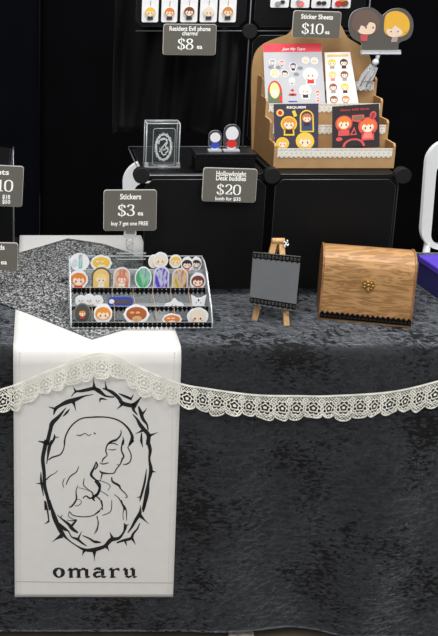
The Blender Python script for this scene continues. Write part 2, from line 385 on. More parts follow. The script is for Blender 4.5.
# logo, traced stroke by stroke (origin + points x,y,width)
K = 438/70
ART = {'A': (30, 375), 'B': (95, 375), 'C': (30, 440), 'D': (95, 440), 'E': (30, 500), 'F': (95, 500)}
WREATH = """A 258 135 4 285 105 10 320 100 18 360 92 22 400 85 22 438 100 24
A 398 10 1 399 45 7 402 85 26
A 272 75 2 280 92 10 292 108 18
B 0 85 24 35 108 24 70 132 12 120 138 8
A 395 122 4 340 132 10 280 155 26 230 170 28 190 190 20 160 212 20 148 250 5
A 115 198 2 140 206 9 168 214 20
A 288 225 2 280 195 9 270 165 24
A 225 205 4 180 260 20 140 300 28 128 340 24 105 438 26
A 250 210 2 230 235 14 205 260 3
A 152 368 2 152 395 14 130 438 10
A 182 390 2 150 388 10
A 50 412 1 80 418 9 105 424 20
C 105 0 30 92 50 26 80 120 24 88 200 22 92 290 22 110 360 20 128 438 20
C 50 8 1 75 14 8 100 22 16
C 135 0 10 120 50 20 112 100 12 104 150 4
C 68 200 3 70 260 14 85 350 4
C 35 272 1 60 272 8 85 274 16
C 92 380 8 100 438 18
C 100 250 8 125 225 6 160 205 4 172 190 3
B 48 85 8 70 90 12 110 110 22 150 145 22 170 175 26 220 190 26 245 190 30 240 215 18 265 250 6
B 62 35 1 66 60 7 72 90 18
B 135 215 1 155 198 9 180 175 22
B 300 125 2 275 155 12 240 195 34
B 148 115 4 180 130 14 215 145 16 230 158 4
B 240 120 2 232 138 8 220 150 16
B 235 245 4 262 275 14 285 315 24 310 345 24 335 378 26 330 438 24
B 250 368 1 275 358 8 300 345 20
B 395 358 1 365 370 9 335 382 24
B 272 195 8 285 230 22 300 275 20 325 310 12 332 345 8
B 325 208 2 312 225 8 295 245 18
B 292 362 6 290 400 14 295 438 8
B 30 172 2 36 148 14 75 155 3
D 328 0 22 345 60 22 340 120 14 350 190 24 335 260 16 325 330 28 310 400 22 300 438 18
D 385 200 1 368 198 8 350 195 26
D 322 180 3 315 240 12 305 290 14 290 345 14 280 385 4
D 260 360 1 290 355 12
D 285 0 10 300 45 4
D 285 410 5 280 438 5
E 120 0 14 135 50 18 150 100 28 175 160 28 200 205 26 235 245 10 290 285 8 345 312 18 400 312 26 438 300 22
E 135 265 1 165 243 10 200 222 32
E 328 348 2 333 330 10 342 312 24
E 405 385 1 403 350 9 402 312 34
E 95 10 14 110 70 10 118 130 8
E 90 150 1 105 142 7 120 130 14
E 170 92 3 195 115 8 240 150 18 265 180 22 300 205 10
E 205 92 2 190 112 8
E 230 125 3 265 130 6 290 125 10 262 160 16
E 180 145 10 215 180 22 240 195 8 260 230 8 295 245 16 325 268 12 355 288 5
E 325 195 2 312 220 8 300 245 16
E 328 222 5 370 240 10 405 262 14 438 265 8
F 0 310 26 60 290 22 100 250 26 150 238 18 180 200 12 190 165 20 180 145 3
F 90 320 2 80 305 9 70 288 26
F 92 200 2 100 218 9 110 242 24
F 212 150 2 190 165 12
F 315 0 22 310 40 16 300 75 10
F 285 45 2 280 85 22 255 125 20 230 170 14 205 205 6
F 338 150 1 310 125 9 280 95 26
F 280 145 6 265 180 10 240 210 14 225 240 18 180 252 16 135 268 8
F 255 280 1 245 262 8 232 240 18
F 198 288 2 194 272 8 188 255 16
F 0 258 12 38 266 6"""
LADY = """C 215 0 7 212 50 7 190 90 8 140 108 9 115 125 7
A 215 438 9 222 385 9 250 330 9 290 290 8 340 268 8 438 262 9
B 0 262 9 80 265 8 150 285 9 200 325 12 228 370 16 232 400 22 215 438 14
D 240 0 18 205 45 4
A 290 375 4 315 378 6 345 365 4 365 378 5 385 370 3
A 398 362 7 412 368 7
C 305 165 4 290 200 6 250 230 7 225 280 5
C 215 240 4 205 270 5 212 298 4
C 415 135 4 400 175 12 382 215 16 400 240 12 430 265 10 438 290 14 425 335 16 395 360 18 405 382 6
C 340 240 4 335 280 6 365 310 5 390 330 8 395 360 10
C 305 298 3 350 310 3 390 325 4
C 300 285 4 288 320 6 290 370 10 265 410 10 245 422 6
C 290 370 3 315 375 3 320 395 4 295 412 4 280 408 3
C 330 365 6 350 350 8 375 365 10 395 355 6
C 410 350 4 438 365 4
B 162 342 3 162 370 8 140 400 10 100 420 9 75 435 5
B 172 385 3 180 410 8 175 438 8
D 135 0 14 100 10 12 75 35 8 68 70 8 75 95 6 50 120 8 45 140 5
D 28 142 3 50 150 7 85 142 5
D 85 25 3 115 20 7 145 32 4
D 82 58 3 110 62 6 135 56 3
D 175 0 8 165 60 9 180 100 10 170 120 10 158 150 7 135 180 7 120 205 7 95 210 6 45 205 12 28 190 4
D 135 155 3 160 155 5
D 205 45 6 225 90 7 222 130 7 200 150 8 175 152 4
D 45 210 10 35 252 4
D 5 135 8 15 160 10 0 185 6
D 0 248 4 50 260 4 95 285 4 80 315 3
D 0 255 12 30 300 14 15 335 12 0 345 10
D 35 318 4 85 350 4
D 105 232 6 110 260 12 150 285 14 160 305 8 190 335 6 202 355 6 188 362 4
D 120 340 4 150 365 6 175 410 9 190 438 8
D 105 375 3 102 438 3
D 0 345 8 35 380 6 48 438 6
E 245 70 5 270 95 6 330 105 6 390 98 6 438 70 5
E 246 75 4 240 100 4 270 120 4 290 125 4
E 415 100 3 428 140 5 420 190 5 400 212 3
F 165 0 5 180 50 7 175 90 4 178 125 4
F 175 25 3 195 60 7 198 130 3
F 105 0 4 98 70 5 45 97 4
F 40 0 5 45 45 6 0 88 5
F 15 100 3 18 160 5 0 200 3"""
OM = """50 38 6 34 48 13 31 62 13 42 77 8 56 79 6 69 66 14 68 50 14 56 40 6 46 38 5
92 50 4 100 43 8 108 42 12
107 40 13 107 76 13
97 80 3 107 79 8 118 80 3
112 50 4 124 41 9 138 44 11
143 42 13 143 76 13
132 80 3 143 79 8 154 80 3
149 50 4 161 41 9 174 44 11
180 42 13 180 74 13
172 80 3 182 79 9 196 78 4
214 46 5 228 39 9 246 42 12
254 42 13 255 72 13
250 76 9 262 80 8 272 76 3
250 56 5 228 58 9 216 68 12 226 79 8 248 74 5
284 48 4 292 42 9 300 42 12
300 42 13 300 76 13
288 80 3 300 79 8 316 80 3
304 50 4 316 42 6 328 42 11 332 50 5
350 48 4 357 42 9 364 42 12
364 42 13 365 70 13
362 74 10 376 80 8 392 74 4
382 44 5 392 41 9 398 42 12
398 42 13 398 74 13
396 77 9 404 80 7 414 76 3"""
def strokes(txt, keyed=True):
    for ln in txt.split('\n'):
        q = ln.split()
        if keyed: ox, oy = ART[q[0]]; k = K; q = q[1:]
        else: ox, oy = 48, 560; k = 438/94
        q = [float(x) for x in q]
        if not keyed: q = [x*1.22 if i % 3 == 2 else x for i, x in enumerate(q)]
        yield [(ox+q[i]/k, oy+q[i+1]/k, q[i+2]/k) for i in range(0, len(q), 3)]
for nm, tx, kd in (('wreath_print', WREATH, True), ('portrait_print', LADY, True), ('lettering', OM, False)):
    b = MB()
    for st in strokes(tx, kd): b.ribbon(crom(st, 5) if kd or len(st) > 4 else st, lambda u, v: bn(u, v), INK)
    b.build(nm, ro)

# ---- glitter cloth
gp = [P(u, v, Z=TZ+.007) for u, v in ((-22, 262), (19, 253), (68, 238.5), (104, 244), (130, 253), (160, 268), (172, 300), (125, 329), (92, 339), (60, 326), (28, 313), (0, 303), (-30, 292))]
b = MB(); c = sum(gp, Vector())/len(gp); ring = crom([(p.x, p.y) for p in gp], 1, True)
ring = [(gp[i].lerp(gp[(i+1) % len(gp)], j/8)) for i in range(len(gp)) for j in range(8)]
NR = 14; rows = []
for r in range(NR+1):
    k = r/NR; row = []
    for p in ring:
        q = c.lerp(p, k); q.z = TZ+.0072+.0013*(1+noise.noise(Vector((q.x*14, q.y*14, 3))))*(1 if k < .9 else .4); row.append(b.v(q))
    rows.append(row)
for r in range(1, NR):
    for i in range(len(ring)): b.face([rows[r][i], rows[r][(i+1) % len(ring)], rows[r+1][(i+1) % len(ring)], rows[r+1][i]], GLIT, True)
cen = b.v(c)
for i in range(len(ring)): b.face([cen, rows[1][i], rows[1][(i+1) % len(ring)]], GLIT, True)
tag(b.build('glitter_cloth', origin=(c.x, c.y, TZ), solid=.001, off=-1), 'silver and black glitter cloth spread over the ivory banner under the sticker rack', 'cloth')

# ---- lace garland, real openwork
path = crom([(-190, 352), (-150, 372), (-110, 392), (-70, 408), (-40, 408), (-12, 396), (0, 388), (15, 383), (50, 368), (95, 352.5), (120, 357), (151, 371), (181, 382), (205, 386.5), (254, 393), (300, 394), (330, 394), (390, 390), (438, 379), (470, 368), (500, 355), (530, 366), (580, 385), (640, 394), (680, 388)], 14)
PW = [ray_front(u, v, .012) for u, v in path]
acc = [0]
for i in range(1, len(PW)): acc.append(acc[-1]+(PW[i]-PW[i-1]).length)
LT = acc[-1]
def along(s):
    s = max(0, min(LT-1e-6, s))
    for i in range(1, len(acc)):
        if acc[i] >= s: return PW[i-1].lerp(PW[i], (s-acc[i-1])/(acc[i]-acc[i-1]))
    return PW[-1]
LW = .066
NUx = int(LT/.00085); NVx = 66
def lace_pt(a, c):
    s = a*LT; p = along(s); t = c*LW
    ru = math.sin(s*150+2*math.sin(s*23))*.0035*c+math.sin(s*61)*.003*c
    return (p.x+.004*c*math.sin(s*70), p.y-.003-.0035*c+ru-.002, p.z-t)
def lace_keep(a, c):
    s = a*LT; t = c*LW
    if t < .0042: return True
    per = .034; k = (s+.004*math.sin(s*9))/per; i = math.floor(k); fx = k-i-.5
    hem = .0475+.0025*math.sin(i*2.3)+.004*math.sin(s*41)+.0105*math.sqrt(max(0, 1-(fx*2)**2))
    if t > hem: return False
    sc = abs(((fx*6+.5) % 1)-.5)      # small picots
    if t > hem-.0022-.001*sc*2: return True
    dx = fx*per; dy = t-.031; r = math.hypot(dx, dy*.95); th = math.atan2(dy, dx)
    if abs(r-.0150+.0012*math.cos(th*8)) < .0013: return True
    if abs(r-.0085+.0010*math.sin(th*5)) < .0012: return True
    if r < .0032: return True
    if abs(r-.0195) < .0008 and t > .02: return True
    if .0095 < r < .0145 and abs(math.sin(th*4)) < .2: return True
    d2 = math.hypot((abs(fx)-.5)*per, t-.0135)
    if abs(d2-.0052) < .0011 or d2 < .0016: return True
    if r < .015: return False
    n1 = (s+t)/.0066; n2 = (s-t)/.0066
    return abs(n1-round(n1)) < .12 or abs(n2-round(n2)) < .12
b = MB(); b.grid(lace_pt, NUx, NVx, CREAM_LACE, False, lace_keep)
tag(b.build('lace_garland', origin=(.4, -.03, .66)), 'cream lace trim swagged across the front of the dark tablecloth and banner', 'lace trim')

# ================================================================== SHELVES
def chamfer_sheet(mb, fn, c, m):
    """outline on unit square w/ chamfered corners; fn maps (a,b,offset)"""
    pts = [(c, 0), (1-c, 0), (1, c), (1, 1-c), (1-c, 1), (c, 1), (0, 1-c), (0, c)]
    A = [mb.v(fn(a, d, 0)) for a, d in pts]; B = [mb.v(fn(a, d, 1)) for a, d in pts]
    mb.face(A, m); mb.face(B[::-1], m)
    for i in range(8): mb.face([A[i], B[i], B[(i+1) % 8], A[(i+1) % 8]], m)
    return pts
S = .3025
def panel(root, org, e1, e2, nrm, rim=WIRE, th=.003, m=BPL, g=.012):
    org, e1, e2, nrm = Vector(org), Vector(e1), Vector(e2), Vector(nrm)
    l1, l2 = e1.length, e2.length; a = e1.normalized(); d = e2.normalized()
    o2 = org+a*g+d*g; w1, w2 = l1-2*g, l2-2*g
    mb = MB(); pts = chamfer_sheet(mb, lambda x, y, k: o2+a*x*w1+d*y*w2+nrm*th*k, .06, m); p = mb.build('panel', root)
    mr = MB(); mr.tube([o2+a*x*w1+d*y*w2+nrm*th*.5 for x, y in pts], .0012, rim, 6, closed=True); mr.build('panel_rim', p)
def connector(root, x, y, z, r=.0195):
    mb = MB(); mb.tube([(x, y-.011, z), (x, y-.0102, z), (x, y+.0102, z), (x, y+.011, z)], [r*.95, r, r, r*.95], BPL2, 28, sm=False); mb.build('connector', root)
X0 = .2525; SX = .3155; YF = .292; YB = .606; ZT = 1.056; ZU = 1.3727
st = thing('panel_shelf', (.57, .45, TZ), 'black modular panel shelf behind the table wares with round corner connectors', 'display shelf')
for i in (0, 1):
    panel(st, (X0+SX*i, YF, TZ+.010), (SX, 0, 0), (0, 0, ZT-TZ-.010), (0, 1, 0))
    panel(st, (X0+SX*i, YF+.002, ZT-.003), (SX, 0, 0), (0, YB-YF-.004, 0), (0, 0, 1), WIRE, g=.009)
    panel(st, (X0+SX*i, YB, ZU), (SX, 0, 0), (0, 0, SX), (0, 1, 0), WIRE)
panel(st, (X0+SX, YB, ZT), (SX, 0, 0), (0, 0, ZU-ZT), (0, 1, 0))
panel(st, (X0+2*SX, YF, TZ+.006), (0, YB-YF, 0), (0, 0, ZT-TZ-.006), (-1, 0, 0))
for i in range(3):
    connector(st, X0+SX*i, YF, ZT)
    if i: connector(st, X0+SX*i, YB, ZU); connector(st, X0+SX*i, YB, ZU+SX)
b = MB()
for x in (X0+SX, X0+2*SX):
    b.cyl((x, YB, TZ+.004), (x, YB, ZU+SX), .0022, WIRE, 8)
for z in (ZT, ZU): b.cyl((X0 if z == ZT else X0+.012, YB, z), (X0+2*SX, YB, z), .0016, WIRE, 8)
b.cyl((X0, YF+.012, ZT-.002), (X0, YB-.012, ZT-.002), .0016, WIREB, 8)
b.build('wire_frame', st)
b = MB(); b.box(X0+.014, X0+2*SX-.014, YF+.0035, YF+.010, ZT-.016, ZT-.0042, BPL); b.build('front_rail', st)
# left neighbour shelf
xl = -.0655
st2 = thing('panel_shelf', (-.22, .45, TZ), 'black modular panel shelf cut off by the left edge behind price cards', 'display shelf')
panel(st2, (xl-SX, YB, TZ+.012), (SX, 0, 0), (0, 0, ZT-TZ-.012), (0, 1, 0), g=.004)
b = MB(); b.cyl((xl-SX+.004, YF+.02, TZ+.002), (xl-SX+.004, YF+.02, ZT), .002, WIRE, 8); b.build('post', st2)
panel(st2, (xl-SX, YF+.022, ZT-.003), (SX, 0, 0), (0, YB-YF-.02, 0), (0, 0, 1), g=.006)
b = MB(); b.cyl((xl, YB, TZ+.004), (xl, YB, ZT), .002, WIREB, 8); b.cyl((xl, YB, ZT), (xl, YF+.02, ZT), .0016, WIRE, 8); b.build('wire_frame', st2)
connector(st2, xl-.004-SX, YF+.02, ZT)
# satin drape behind the shelf's open left bay, and bulging past the upper panel
b = MB()
def drape(a, c):
    x = .215+.345*a-.05*(1-a)*max(0, c-.55)*2; z = TZ+.62+.33*0+(-.28)+(.72)*c
    y = .672+.018*math.sin(a*13+c*3)+.010*math.sin(a*31-c*5)+.02*math.sin(c*6+a*4)
    return (x, y, z)
b.grid(drape, 60, 40, SATIN_BLACK)
tag(b.build('drape_cloth', origin=(.38, .66, 1.08), solid=.002), 'black satin cloth bunched in soft folds behind the clear case and small black box', 'cloth')

# ================================================================== CHAIRS
def chair(cx, cy, label, w=.44, ZB=.47, H=.905):
    r = thing('plastic_chair', (cx, cy, 0), label, 'chair', 'white plastic chairs behind the table')
    # back faces the camera; seat extends away from it
    b = MB(); z0, z1 = ZB, H; h = w/2
    tp_ = lambda x, z: (cx+(x-cx)*(1-.07*max(0, (z1-.08-z))/(z1-z0)), z)
    outer = [tp_(x, z) for x, z in rrect(cx-h, cx+h, z0, z1, .085, 8)]; inner = [tp_(x, z) for x, z in rrect(cx-h+.040, cx+h-.040, z0+.022, z1-.085, .04, 8)]
    n = len(outer); lean = lambda z: cy
    for yy, flip in ((0, False), (.022, True)):
        A = [b.v((x, lean(z)+yy, z)) for x, z in outer]; B = [b.v((x, lean(z)+yy, z)) for x, z in inner]
        for i in range(n): b.face([A[i], A[(i+1) % n], B[(i+1) % n], B[i]], WHITE_PL)
    for ring in (outer, inner):
        A = [b.v((x, lean(z), z)) for x, z in ring]; B = [b.v((x, lean(z)+.022, z)) for x, z in ring]
        for i in range(n): b.face([A[i], B[i], B[(i+1) % n], A[(i+1) % n]], WHITE_PL, True)
    b.build('backrest', r)
    b = MB(); b.prism(rrect(cx-h+.03, cx+h-.03, cy-.40, cy+.02, .05), ZB-.06, ZB-.035, WHITE_PL, plane='xy'); b.build('seat', r, bevel=.006)
    for sx in (-1, 1):
        for sy in (0, 1):
            b = MB(); x = cx+sx*(h-.025)
            b.tube([(x-sx*.005, cy+(.04 if sy else -.37), 0), (x-sx*.02, cy+(.012 if sy else -.34), ZB+.03 if sy else ZB-.055)], .013, WHITE_PL, 10); b.build('leg', r)
    return r
pr = P(420.5, 215, Y=1.40); chair(pr.x+.22, 1.40, 'white plastic chair behind the table at the right edge beside the purple box', ZB=P(425, 250, Y=1.40).z)
pl = P(122.5, 200, Y=1.42); chair(pl.x+.22, 1.42, 'white plastic chair mostly hidden behind the shelf above the stickers price card', H=P(160, 161, Y=1.42).z)

# ================================================================== PRICE SIGNS
def sign(u, v, wpx, hpx, Y, lines, label, rot=0, lean=.1, rim=.7):
    """lines: list of (kind,text,du,dv,size_px,width_px)"""
    c0 = P(u, v, Y=Y); k = (P(u+1, v, Y=Y)-c0).length; kz = abs((P(u, v+1, Y=Y)-c0).z)
    w_, h_ = wpx*k, hpx*kz
    X = Matrix.Translation(c0) @ Matrix.Rotation(rot, 4, 'Y') @ Matrix.Rotation(-lean, 4, 'X')
    r = thing('price_sign', c0+Vector((0, 0, -h_/2)), label, 'sign')
    b = MB(X); b.prism(rrect(-w_/2, w_/2, -h_/2, h_/2, .007), -.0008, .0022, CARDRIM)
    b.prism(rrect(-w_/2+k*rim*.7, w_/2-k*rim*.5, -h_/2+k*rim*.4, h_/2-k*rim, .006), -.0014, -.0009, CARD); b.build('card', r)
    b = MB(X)
    for kind, s, du, dv, sz, wd in lines:
        if kind == 'big': big(b, s, sz*kz, du*k, -dv*kz, -.0018, WTXT)
        else: text_into(b, s, sz*kz*1.38, du*k, -dv*kz, -.0018, WTXT, wd*k if wd else None, bold=.022)
    b.build('lettering', r); return r
sign(189.5, 39.5, 53, 31, .592, [('t', 'Resident Evil phone', 0, -8.6, 4.6, 41), ('t', 'charms', 0, -4.2, 4.2, 15.5), ('big', '$8', -3.8, 9.6, 10.3, 0), ('t', 'ea', 10.2, 9.2, 4.6, 5.4)], 'grey price card reading $8 hung under the charm cards', rot=.01)
sign(316.5, 24.5, 48, 27, .50, [('t', 'Sticker Sheets', -.2, -5.4, 4.8, 32), ('big', '$10', -3.7, 9.3, 10, 0), ('t', 'ea', 11.2, 9.2, 4.2, 4.6)], 'grey price card reading $10 clipped to the arched top of the wooden sticker stand', rot=.03)
sign(229.5, 185, 54, 33, .276, [('t', 'Hollowknight', 1, -8.8, 4.9, 30), ('t', 'Desk buddies', 1, -4.4, 4.9, 30), ('big', '$20', -.5, 9.2, 9.6, 0), ('t', 'both for $35', -.8, 15, 3.4, 25.5)], 'grey price card reading $20 leaning on the shelf front below the small black box', rot=.03, lean=.12)
s3 = sign(130, 210.2, 53, 40, .235, [('t', 'Stickers', .4, -10.8, 5.4, 21), ('big', '$3', -3.8, 5.2, 10.6, 0), ('t', 'ea', 10.4, 4.9, 4.6, 5.6), ('t', 'buy 7 get one FREE', -.3, 14.6, 3.9, 37)], 'grey price card reading $3 held up by the clear clip on the sticker rack', rot=-.005)
sign(-12, 185, 70, 40, .29, [('t', 'Prints', 8.5, -11, 5.2, 24), ('big', '$10', 12.6, 5.2, 11, 0), ('t', '$18', 18.8, 12.4, 4, 7.8), ('t', '$50', 19, 17.2, 4, 8)], 'grey price card reading $10 cut off by the left edge, upper of two', rot=.05)
sign(-17, 256, 70, 27, .26, [('t', 'Cards', 13.5, -6.7, 4.8, 16), ('t', 'ea', 21, 7.5, 4.6, 6)], 'grey price card cut off by the left edge, lower one above the glitter cloth', rot=.02)
# easel-back feet for the loose cards at the left (small acrylic holders)
def card_foot(u, vt, Y, label):
    c0 = P(u, vt, Y=Y); r = thing('card_stand', (c0.x, Y+.01, TZ+.01), label, 'card stand')
    b = MB(); b.box(c0.x-.006, c0.x+.006, Y+.012, Y+.016, TZ+.009, c0.z, ACRE); b.build('stem', r)
    b = MB(); b.box(c0.x-.02, c0.x+.02, Y-.004, Y+.03, TZ+.008, TZ+.013, ACRH); b.build('foot', r)
card_foot(-14, 192, .29, 'clear acrylic stand behind the upper left price card')
card_foot(-22, 262, .26, 'clear acrylic stand behind the lower left price card')

# ================================================================== GENERIC PRINT FIGURES
def blob(cx, cz, rx, rz, n=18, wob=.06, seed=0):
    return [(cx+rx*math.cos(2*math.pi*i/n)*(1+wob*math.sin(i*2.4+seed)), cz+rz*math.sin(2*math.pi*i/n)*(1+wob*math.cos(i*1.9+seed))) for i in range(n)]
def headlet(b, cx, cz, r, hair, y, eps=.0002, body=None, face=SKIN):
    """small simple printed head: hair mass, face, fringe, eyes"""
    if body: b.poly([(x, y-eps, z) for x, z in ((cx-r*.45, cz-r*.6), (cx+r*.45, cz-r*.6), (cx+r*.6, cz-r*1.55), (cx-r*.6, cz-r*1.55))], body)
    b.ell(cx, cz, r, r*.92, y-2*eps, hair, 18)
    b.ell(cx, cz-r*.18, r*.74, r*.62, y-3*eps, face, 16)
    b.poly([(cx+x*r, y-4*eps, cz+z*r) for x, z in ((-.8, .0), (-.62, .62), (0, .86), (.62, .62), (.8, .0), (.5, .22), (.3, -.02), (.1, .25), (-.15, 0), (-.4, .26))], hair)
    for sx in (-1, 1):
        b.ell(cx+sx*r*.32, cz-r*.25, r*.10, r*.14, y-5*eps, DOT, 8)
        b.ell(cx+sx*r*.5, cz-r*.46, r*.12, r*.07, y-5*eps, BLUSH, 8)
YEL, ORA, BRN, BLK, CRM, WHT = ink(240, 196, 70), ink(226, 132, 62), ink(126, 72, 50), ink(52, 48, 54), ink(236, 226, 206), ink(238, 238, 240)
RED, PNK, GRY, DKB, GLD = ink(206, 52, 46), ink(240, 130, 120), ink(150, 150, 158), ink(52, 78, 180), ink(226, 180, 60)

# ================================================================== CHARM CARDS on the upper panels
def charm_card(u0, u1, vb, hair, label, group, lower=None, top=-30):
    Y = YB-.004; a = P(u0, vb, Y=Y); c = P(u1, vb, Y=Y); tz = a.z+.062; w_ = c.x-a.x; k = .003
    r = thing('charm_card', ((a.x+c.x)/2, Y, a.z), label, 'charm card', group)
    b = MB(); o = [(a.x+k, a.z), (c.x-k, a.z), (c.x, a.z+k), (c.x, tz-k), (c.x-k, tz), (a.x+k, tz), (a.x, tz-k), (a.x, a.z+k)]
    b.prism(o, Y-.0012, Y, PAPER); b.build('card', r)
    b = MB(); cx = (a.x+c.x)/2; cz = a.z+w_*.62
    if lower is None:
        b.prism(blob(cx, cz-.001, w_*.33, w_*.33, wob=.02), Y-.004, Y-.0022, CRM); headlet(b, cx, cz, w_*.30, hair, Y-.0045, body=BLK)
        b.tube([(cx, Y-.003, cz+w_*.33), (cx+.001, Y-.003, cz+w_*.7), (cx, Y-.003, tz-.008)], .0006, WIREB, 6)
    else:
        for i, (dx, dz, rr, m) in enumerate(lower):
            b.prism(blob(cx+dx*w_, a.z+dz*w_, w_*rr, w_*rr*.8, wob=.12, seed=i), Y-.004-.0003*i, Y-.0022, m)
    b.build('charm', r)
G1 = 'charm cards on the left upper panel'; G2 = 'charm cards on the right upper panel'
for q in ((141.5, 158, YEL, 'blond haired head'), (161, 177, ORA, 'ginger haired head'), (180, 197, BRN, 'dark brown haired head'), (199.5, 216.5, CRM, 'pale cream haired head'), (218.5, 235.5, ink(206, 140, 70), 'light brown haired head')):
    charm_card(q[0], q[1], 22.2, q[2], 'white card with a hanging charm of a '+q[3]+' on the black panel', G1)
for u0_, u1_, vb, lw, d in ((270, 288.5, 7.5, [(-.1, .2, .16, GRY), (.15, .3, .12, DOT)], 'with a grey charm foot showing'), (290.5, 309, 7.8, [(0, .22, .2, PNK), (-.12, .32, .12, GRY)], 'with a pink charm foot showing'),
                            (311, 330, 8, [(-.12, .26, .13, DOT), (.14, .26, .13, BLK)], 'with a pair of dark charm feet showing'), (331.5, 350, 8.2, [(-.15, .25, .2, RED), (.17, .27, .2, BRN), (0, .45, .14, ORA)], 'with a red and brown charm showing')):
    charm_card(u0_, u1_, vb, None, 'white card '+d+' above the sticker sheet stand', G2, lower=lw)

# ================================================================== CARDBOARD STICKER STAND
cx0, cx1 = .587, .8868; cf, cb = .352, .566
cs = thing('sticker_stand', ((cx0+cx1)/2, .46, ZT), 'tan wooden tiered stand with arched back and lace trims on the right shelf', 'display stand')
TY = [cf, .408, .46, .512]
TV = [148.5, 125, 103.5, 82]; TOPS = [P(272, TV[i], Y=TY[i]).z for i in range(4)]
sidep = [(cf, ZT+.002)]
for i in range(4):
    y1 = TY[i+1] if i < 3 else cb-.004
    sidep += [(TY[i], TOPS[i]+.006), (TY[i]+.006, TOPS[i]+.012), (y1, TOPS[i]+.012)]
sidep += [(cb-.004, ZT+.002)]
for x in (cx0, cx1-.005):
    b = MB(); b.prism(sidep, x, x+.005, KRAFTD, KRAFT, plane='yz'); b.build('side_panel', cs)
b = MB(); zt = lambda v: P(300, v, Y=cb).z
xu = lambda u, v: P(u, v, Y=cb).x
out = [(cx0-.004, ZT+.002), (cx1+.004, ZT+.002)]
out += [(xu(373, 80), zt(80)), (xu(371, 62), zt(62)), (xu(366, 50), zt(50)), (xu(356, 43), zt(43)), (xu(347, 37), zt(37)), (xu(341, 26), zt(26)), (xu(332, 16), zt(16)), (xu(318, 12), zt(12)), (xu(304, 15), zt(15)), (xu(295, 24), zt(24)), (xu(288, 34), zt(34)), (xu(277, 38), zt(38)), (xu(265, 43), zt(43)), (xu(256, 51), zt(51)), (xu(252, 64), zt(64)), (xu(251, 82), zt(82))]
out = out[:2]+crom([(x, z) for x, z in out[2:]], 4)
b.prism(out, cb-.004, cb+.002, KRAFT, KRAFTD); b.build('back_panel', cs)
LACEW = mat('white_lace', (232, 228, 218), .7)
def lace_band(mb, x0, x1, y, ztop, h, m, per=.012, hole=True, n=None):
    nx = int((x1-x0)/.0012); nz = max(4, int(h/.0012))
    def kp(a, c):
        x = (x0+(x1-x0)*a); t = c*h; k = x/per; fx = k-math.floor(k)-.5
        hm = h*(.72+.28*math.sqrt(max(0, 1-4*fx*fx)))
        if t > hm: return False
        if not hole or t < h*.14 or t > hm-h*.17: return True
        r = math.hypot(fx*per, t-h*.52)
        if abs(r-h*.2) < h*.09: return True
        k2 = (x+t)/.004; k3 = (x-t)/.004
        return abs(k2-round(k2)) < .2 or abs(k3-round(k3)) < .2
    mb.grid(lambda a, c: (x0+(x1-x0)*a, y-.0004*math.sin(a*60), ztop-c*h), nx, nz, m, False, kp)
for i in range(4):
    b = MB(); z0 = ZT+.002 if i == 0 else TOPS[i-1]-.02
    b.box(cx0+.005, cx1-.005, TY[i], TY[i]+.004, z0, TOPS[i], KRAFT); b.build('tier_front', cs)
    if i < 3: b = MB(); b.box(cx0+.005, cx1-.005, TY[i]+.004, TY[i+1], z0+.002, z0+.006, KRAFT); b.build('tier_shelf', cs)
    b = MB(); lace_band(b, cx0+.008, cx1-.008, TY[i]-.0015, TOPS[i]+.001, .024, LACEW); b.build('lace_trim', cs)
b = MB(); b.box(cx0+.005, cx1-.005, TY[3]+.004, cb-.004, TOPS[3]-.03, TOPS[3]-.026, KRAFT); b.build('tier_shelf', cs)
def dark_lace(mb, x0, x1, y, ztop, h, per):
    def kp(a, c):
        x = x0+(x1-x0)*a; t = c; fx = abs(((x/per) % 1)-.5)*2
        if t < .52: return not (.14 < t < .3 and fx > .84)
        return t < .52+.48*(1-fx)
    mb.grid(lambda a, c: (x0+(x1-x0)*a, y, ztop-c*h), int((x1-x0)/.0007), 16, BLACKLACE, False, kp)
# --- sticker sheets
def sheet(corners, Y0, Y1, ncols, draw, label, bg, m_edge=PAPER, name='sticker_sheet'):
    """corners (u,v) TL,TR,BR,BL; bottom at Y0, top at Y1 (leaning back)"""
    TL, TR, BR, BL = [P(u, v, Y=(Y1 if i < 2 else Y0)) for i, (u, v) in enumerate(corners)]
    o = (BL+BR)/2
    b = MB(); N = ((TR-TL).cross(BL-TL)).normalized()
    if N.y > 0: N = -N
    Q = lambda a, c, e: TL.lerp(TR, a).lerp(BL.lerp(BR, a), c)+N*e
    A = [b.v(Q(a, c, .0006)) for a, c in ((0, 0), (1, 0), (1, 1), (0, 1))]; B = [b.v(Q(a, c, -.0004)) for a, c in ((0, 0), (1, 0), (1, 1), (0, 1))]
    b.face(A, bg); b.face(B[::-1], m_edge)
    for i in range(4): b.face([A[i], B[i], B[(i+1) % 4], A[(i+1) % 4]], m_edge)
    W = (TR-TL).length; H = (BL-TL).length
    # local frame for prints: x right 0..W, z from 0 top to -H
    ex = (TR-TL).normalized(); ez = -(BL-TL).normalized()
    b.X = Matrix(((ex.x, -N.x, ez.x, TL.x), (ex.y, -N.y, ez.y, TL.y), (ex.z, -N.z, ez.z, TL.z), (0, 0, 0, 1)))
    draw(b, W, H); r = b.build(name, origin=o); tag(r, label, 'sticker sheet', 'sticker sheets on the tan stand'); return r
Y_ = -.0010
def outline_head(b, x, z, r, hair, rim, body=None):
    b.ell(x, z-r*.05, r*1.22, r*1.15, Y_, rim, 18)
    if body: b.poly([(x+p*r, Y_, z+q*r) for p, q in ((-.75, -.6), (.75, -.6), (.8, -1.8), (-.8, -1.8))], rim)
    headlet(b, x, z, r, hair, Y_-.0001, .00012, body)
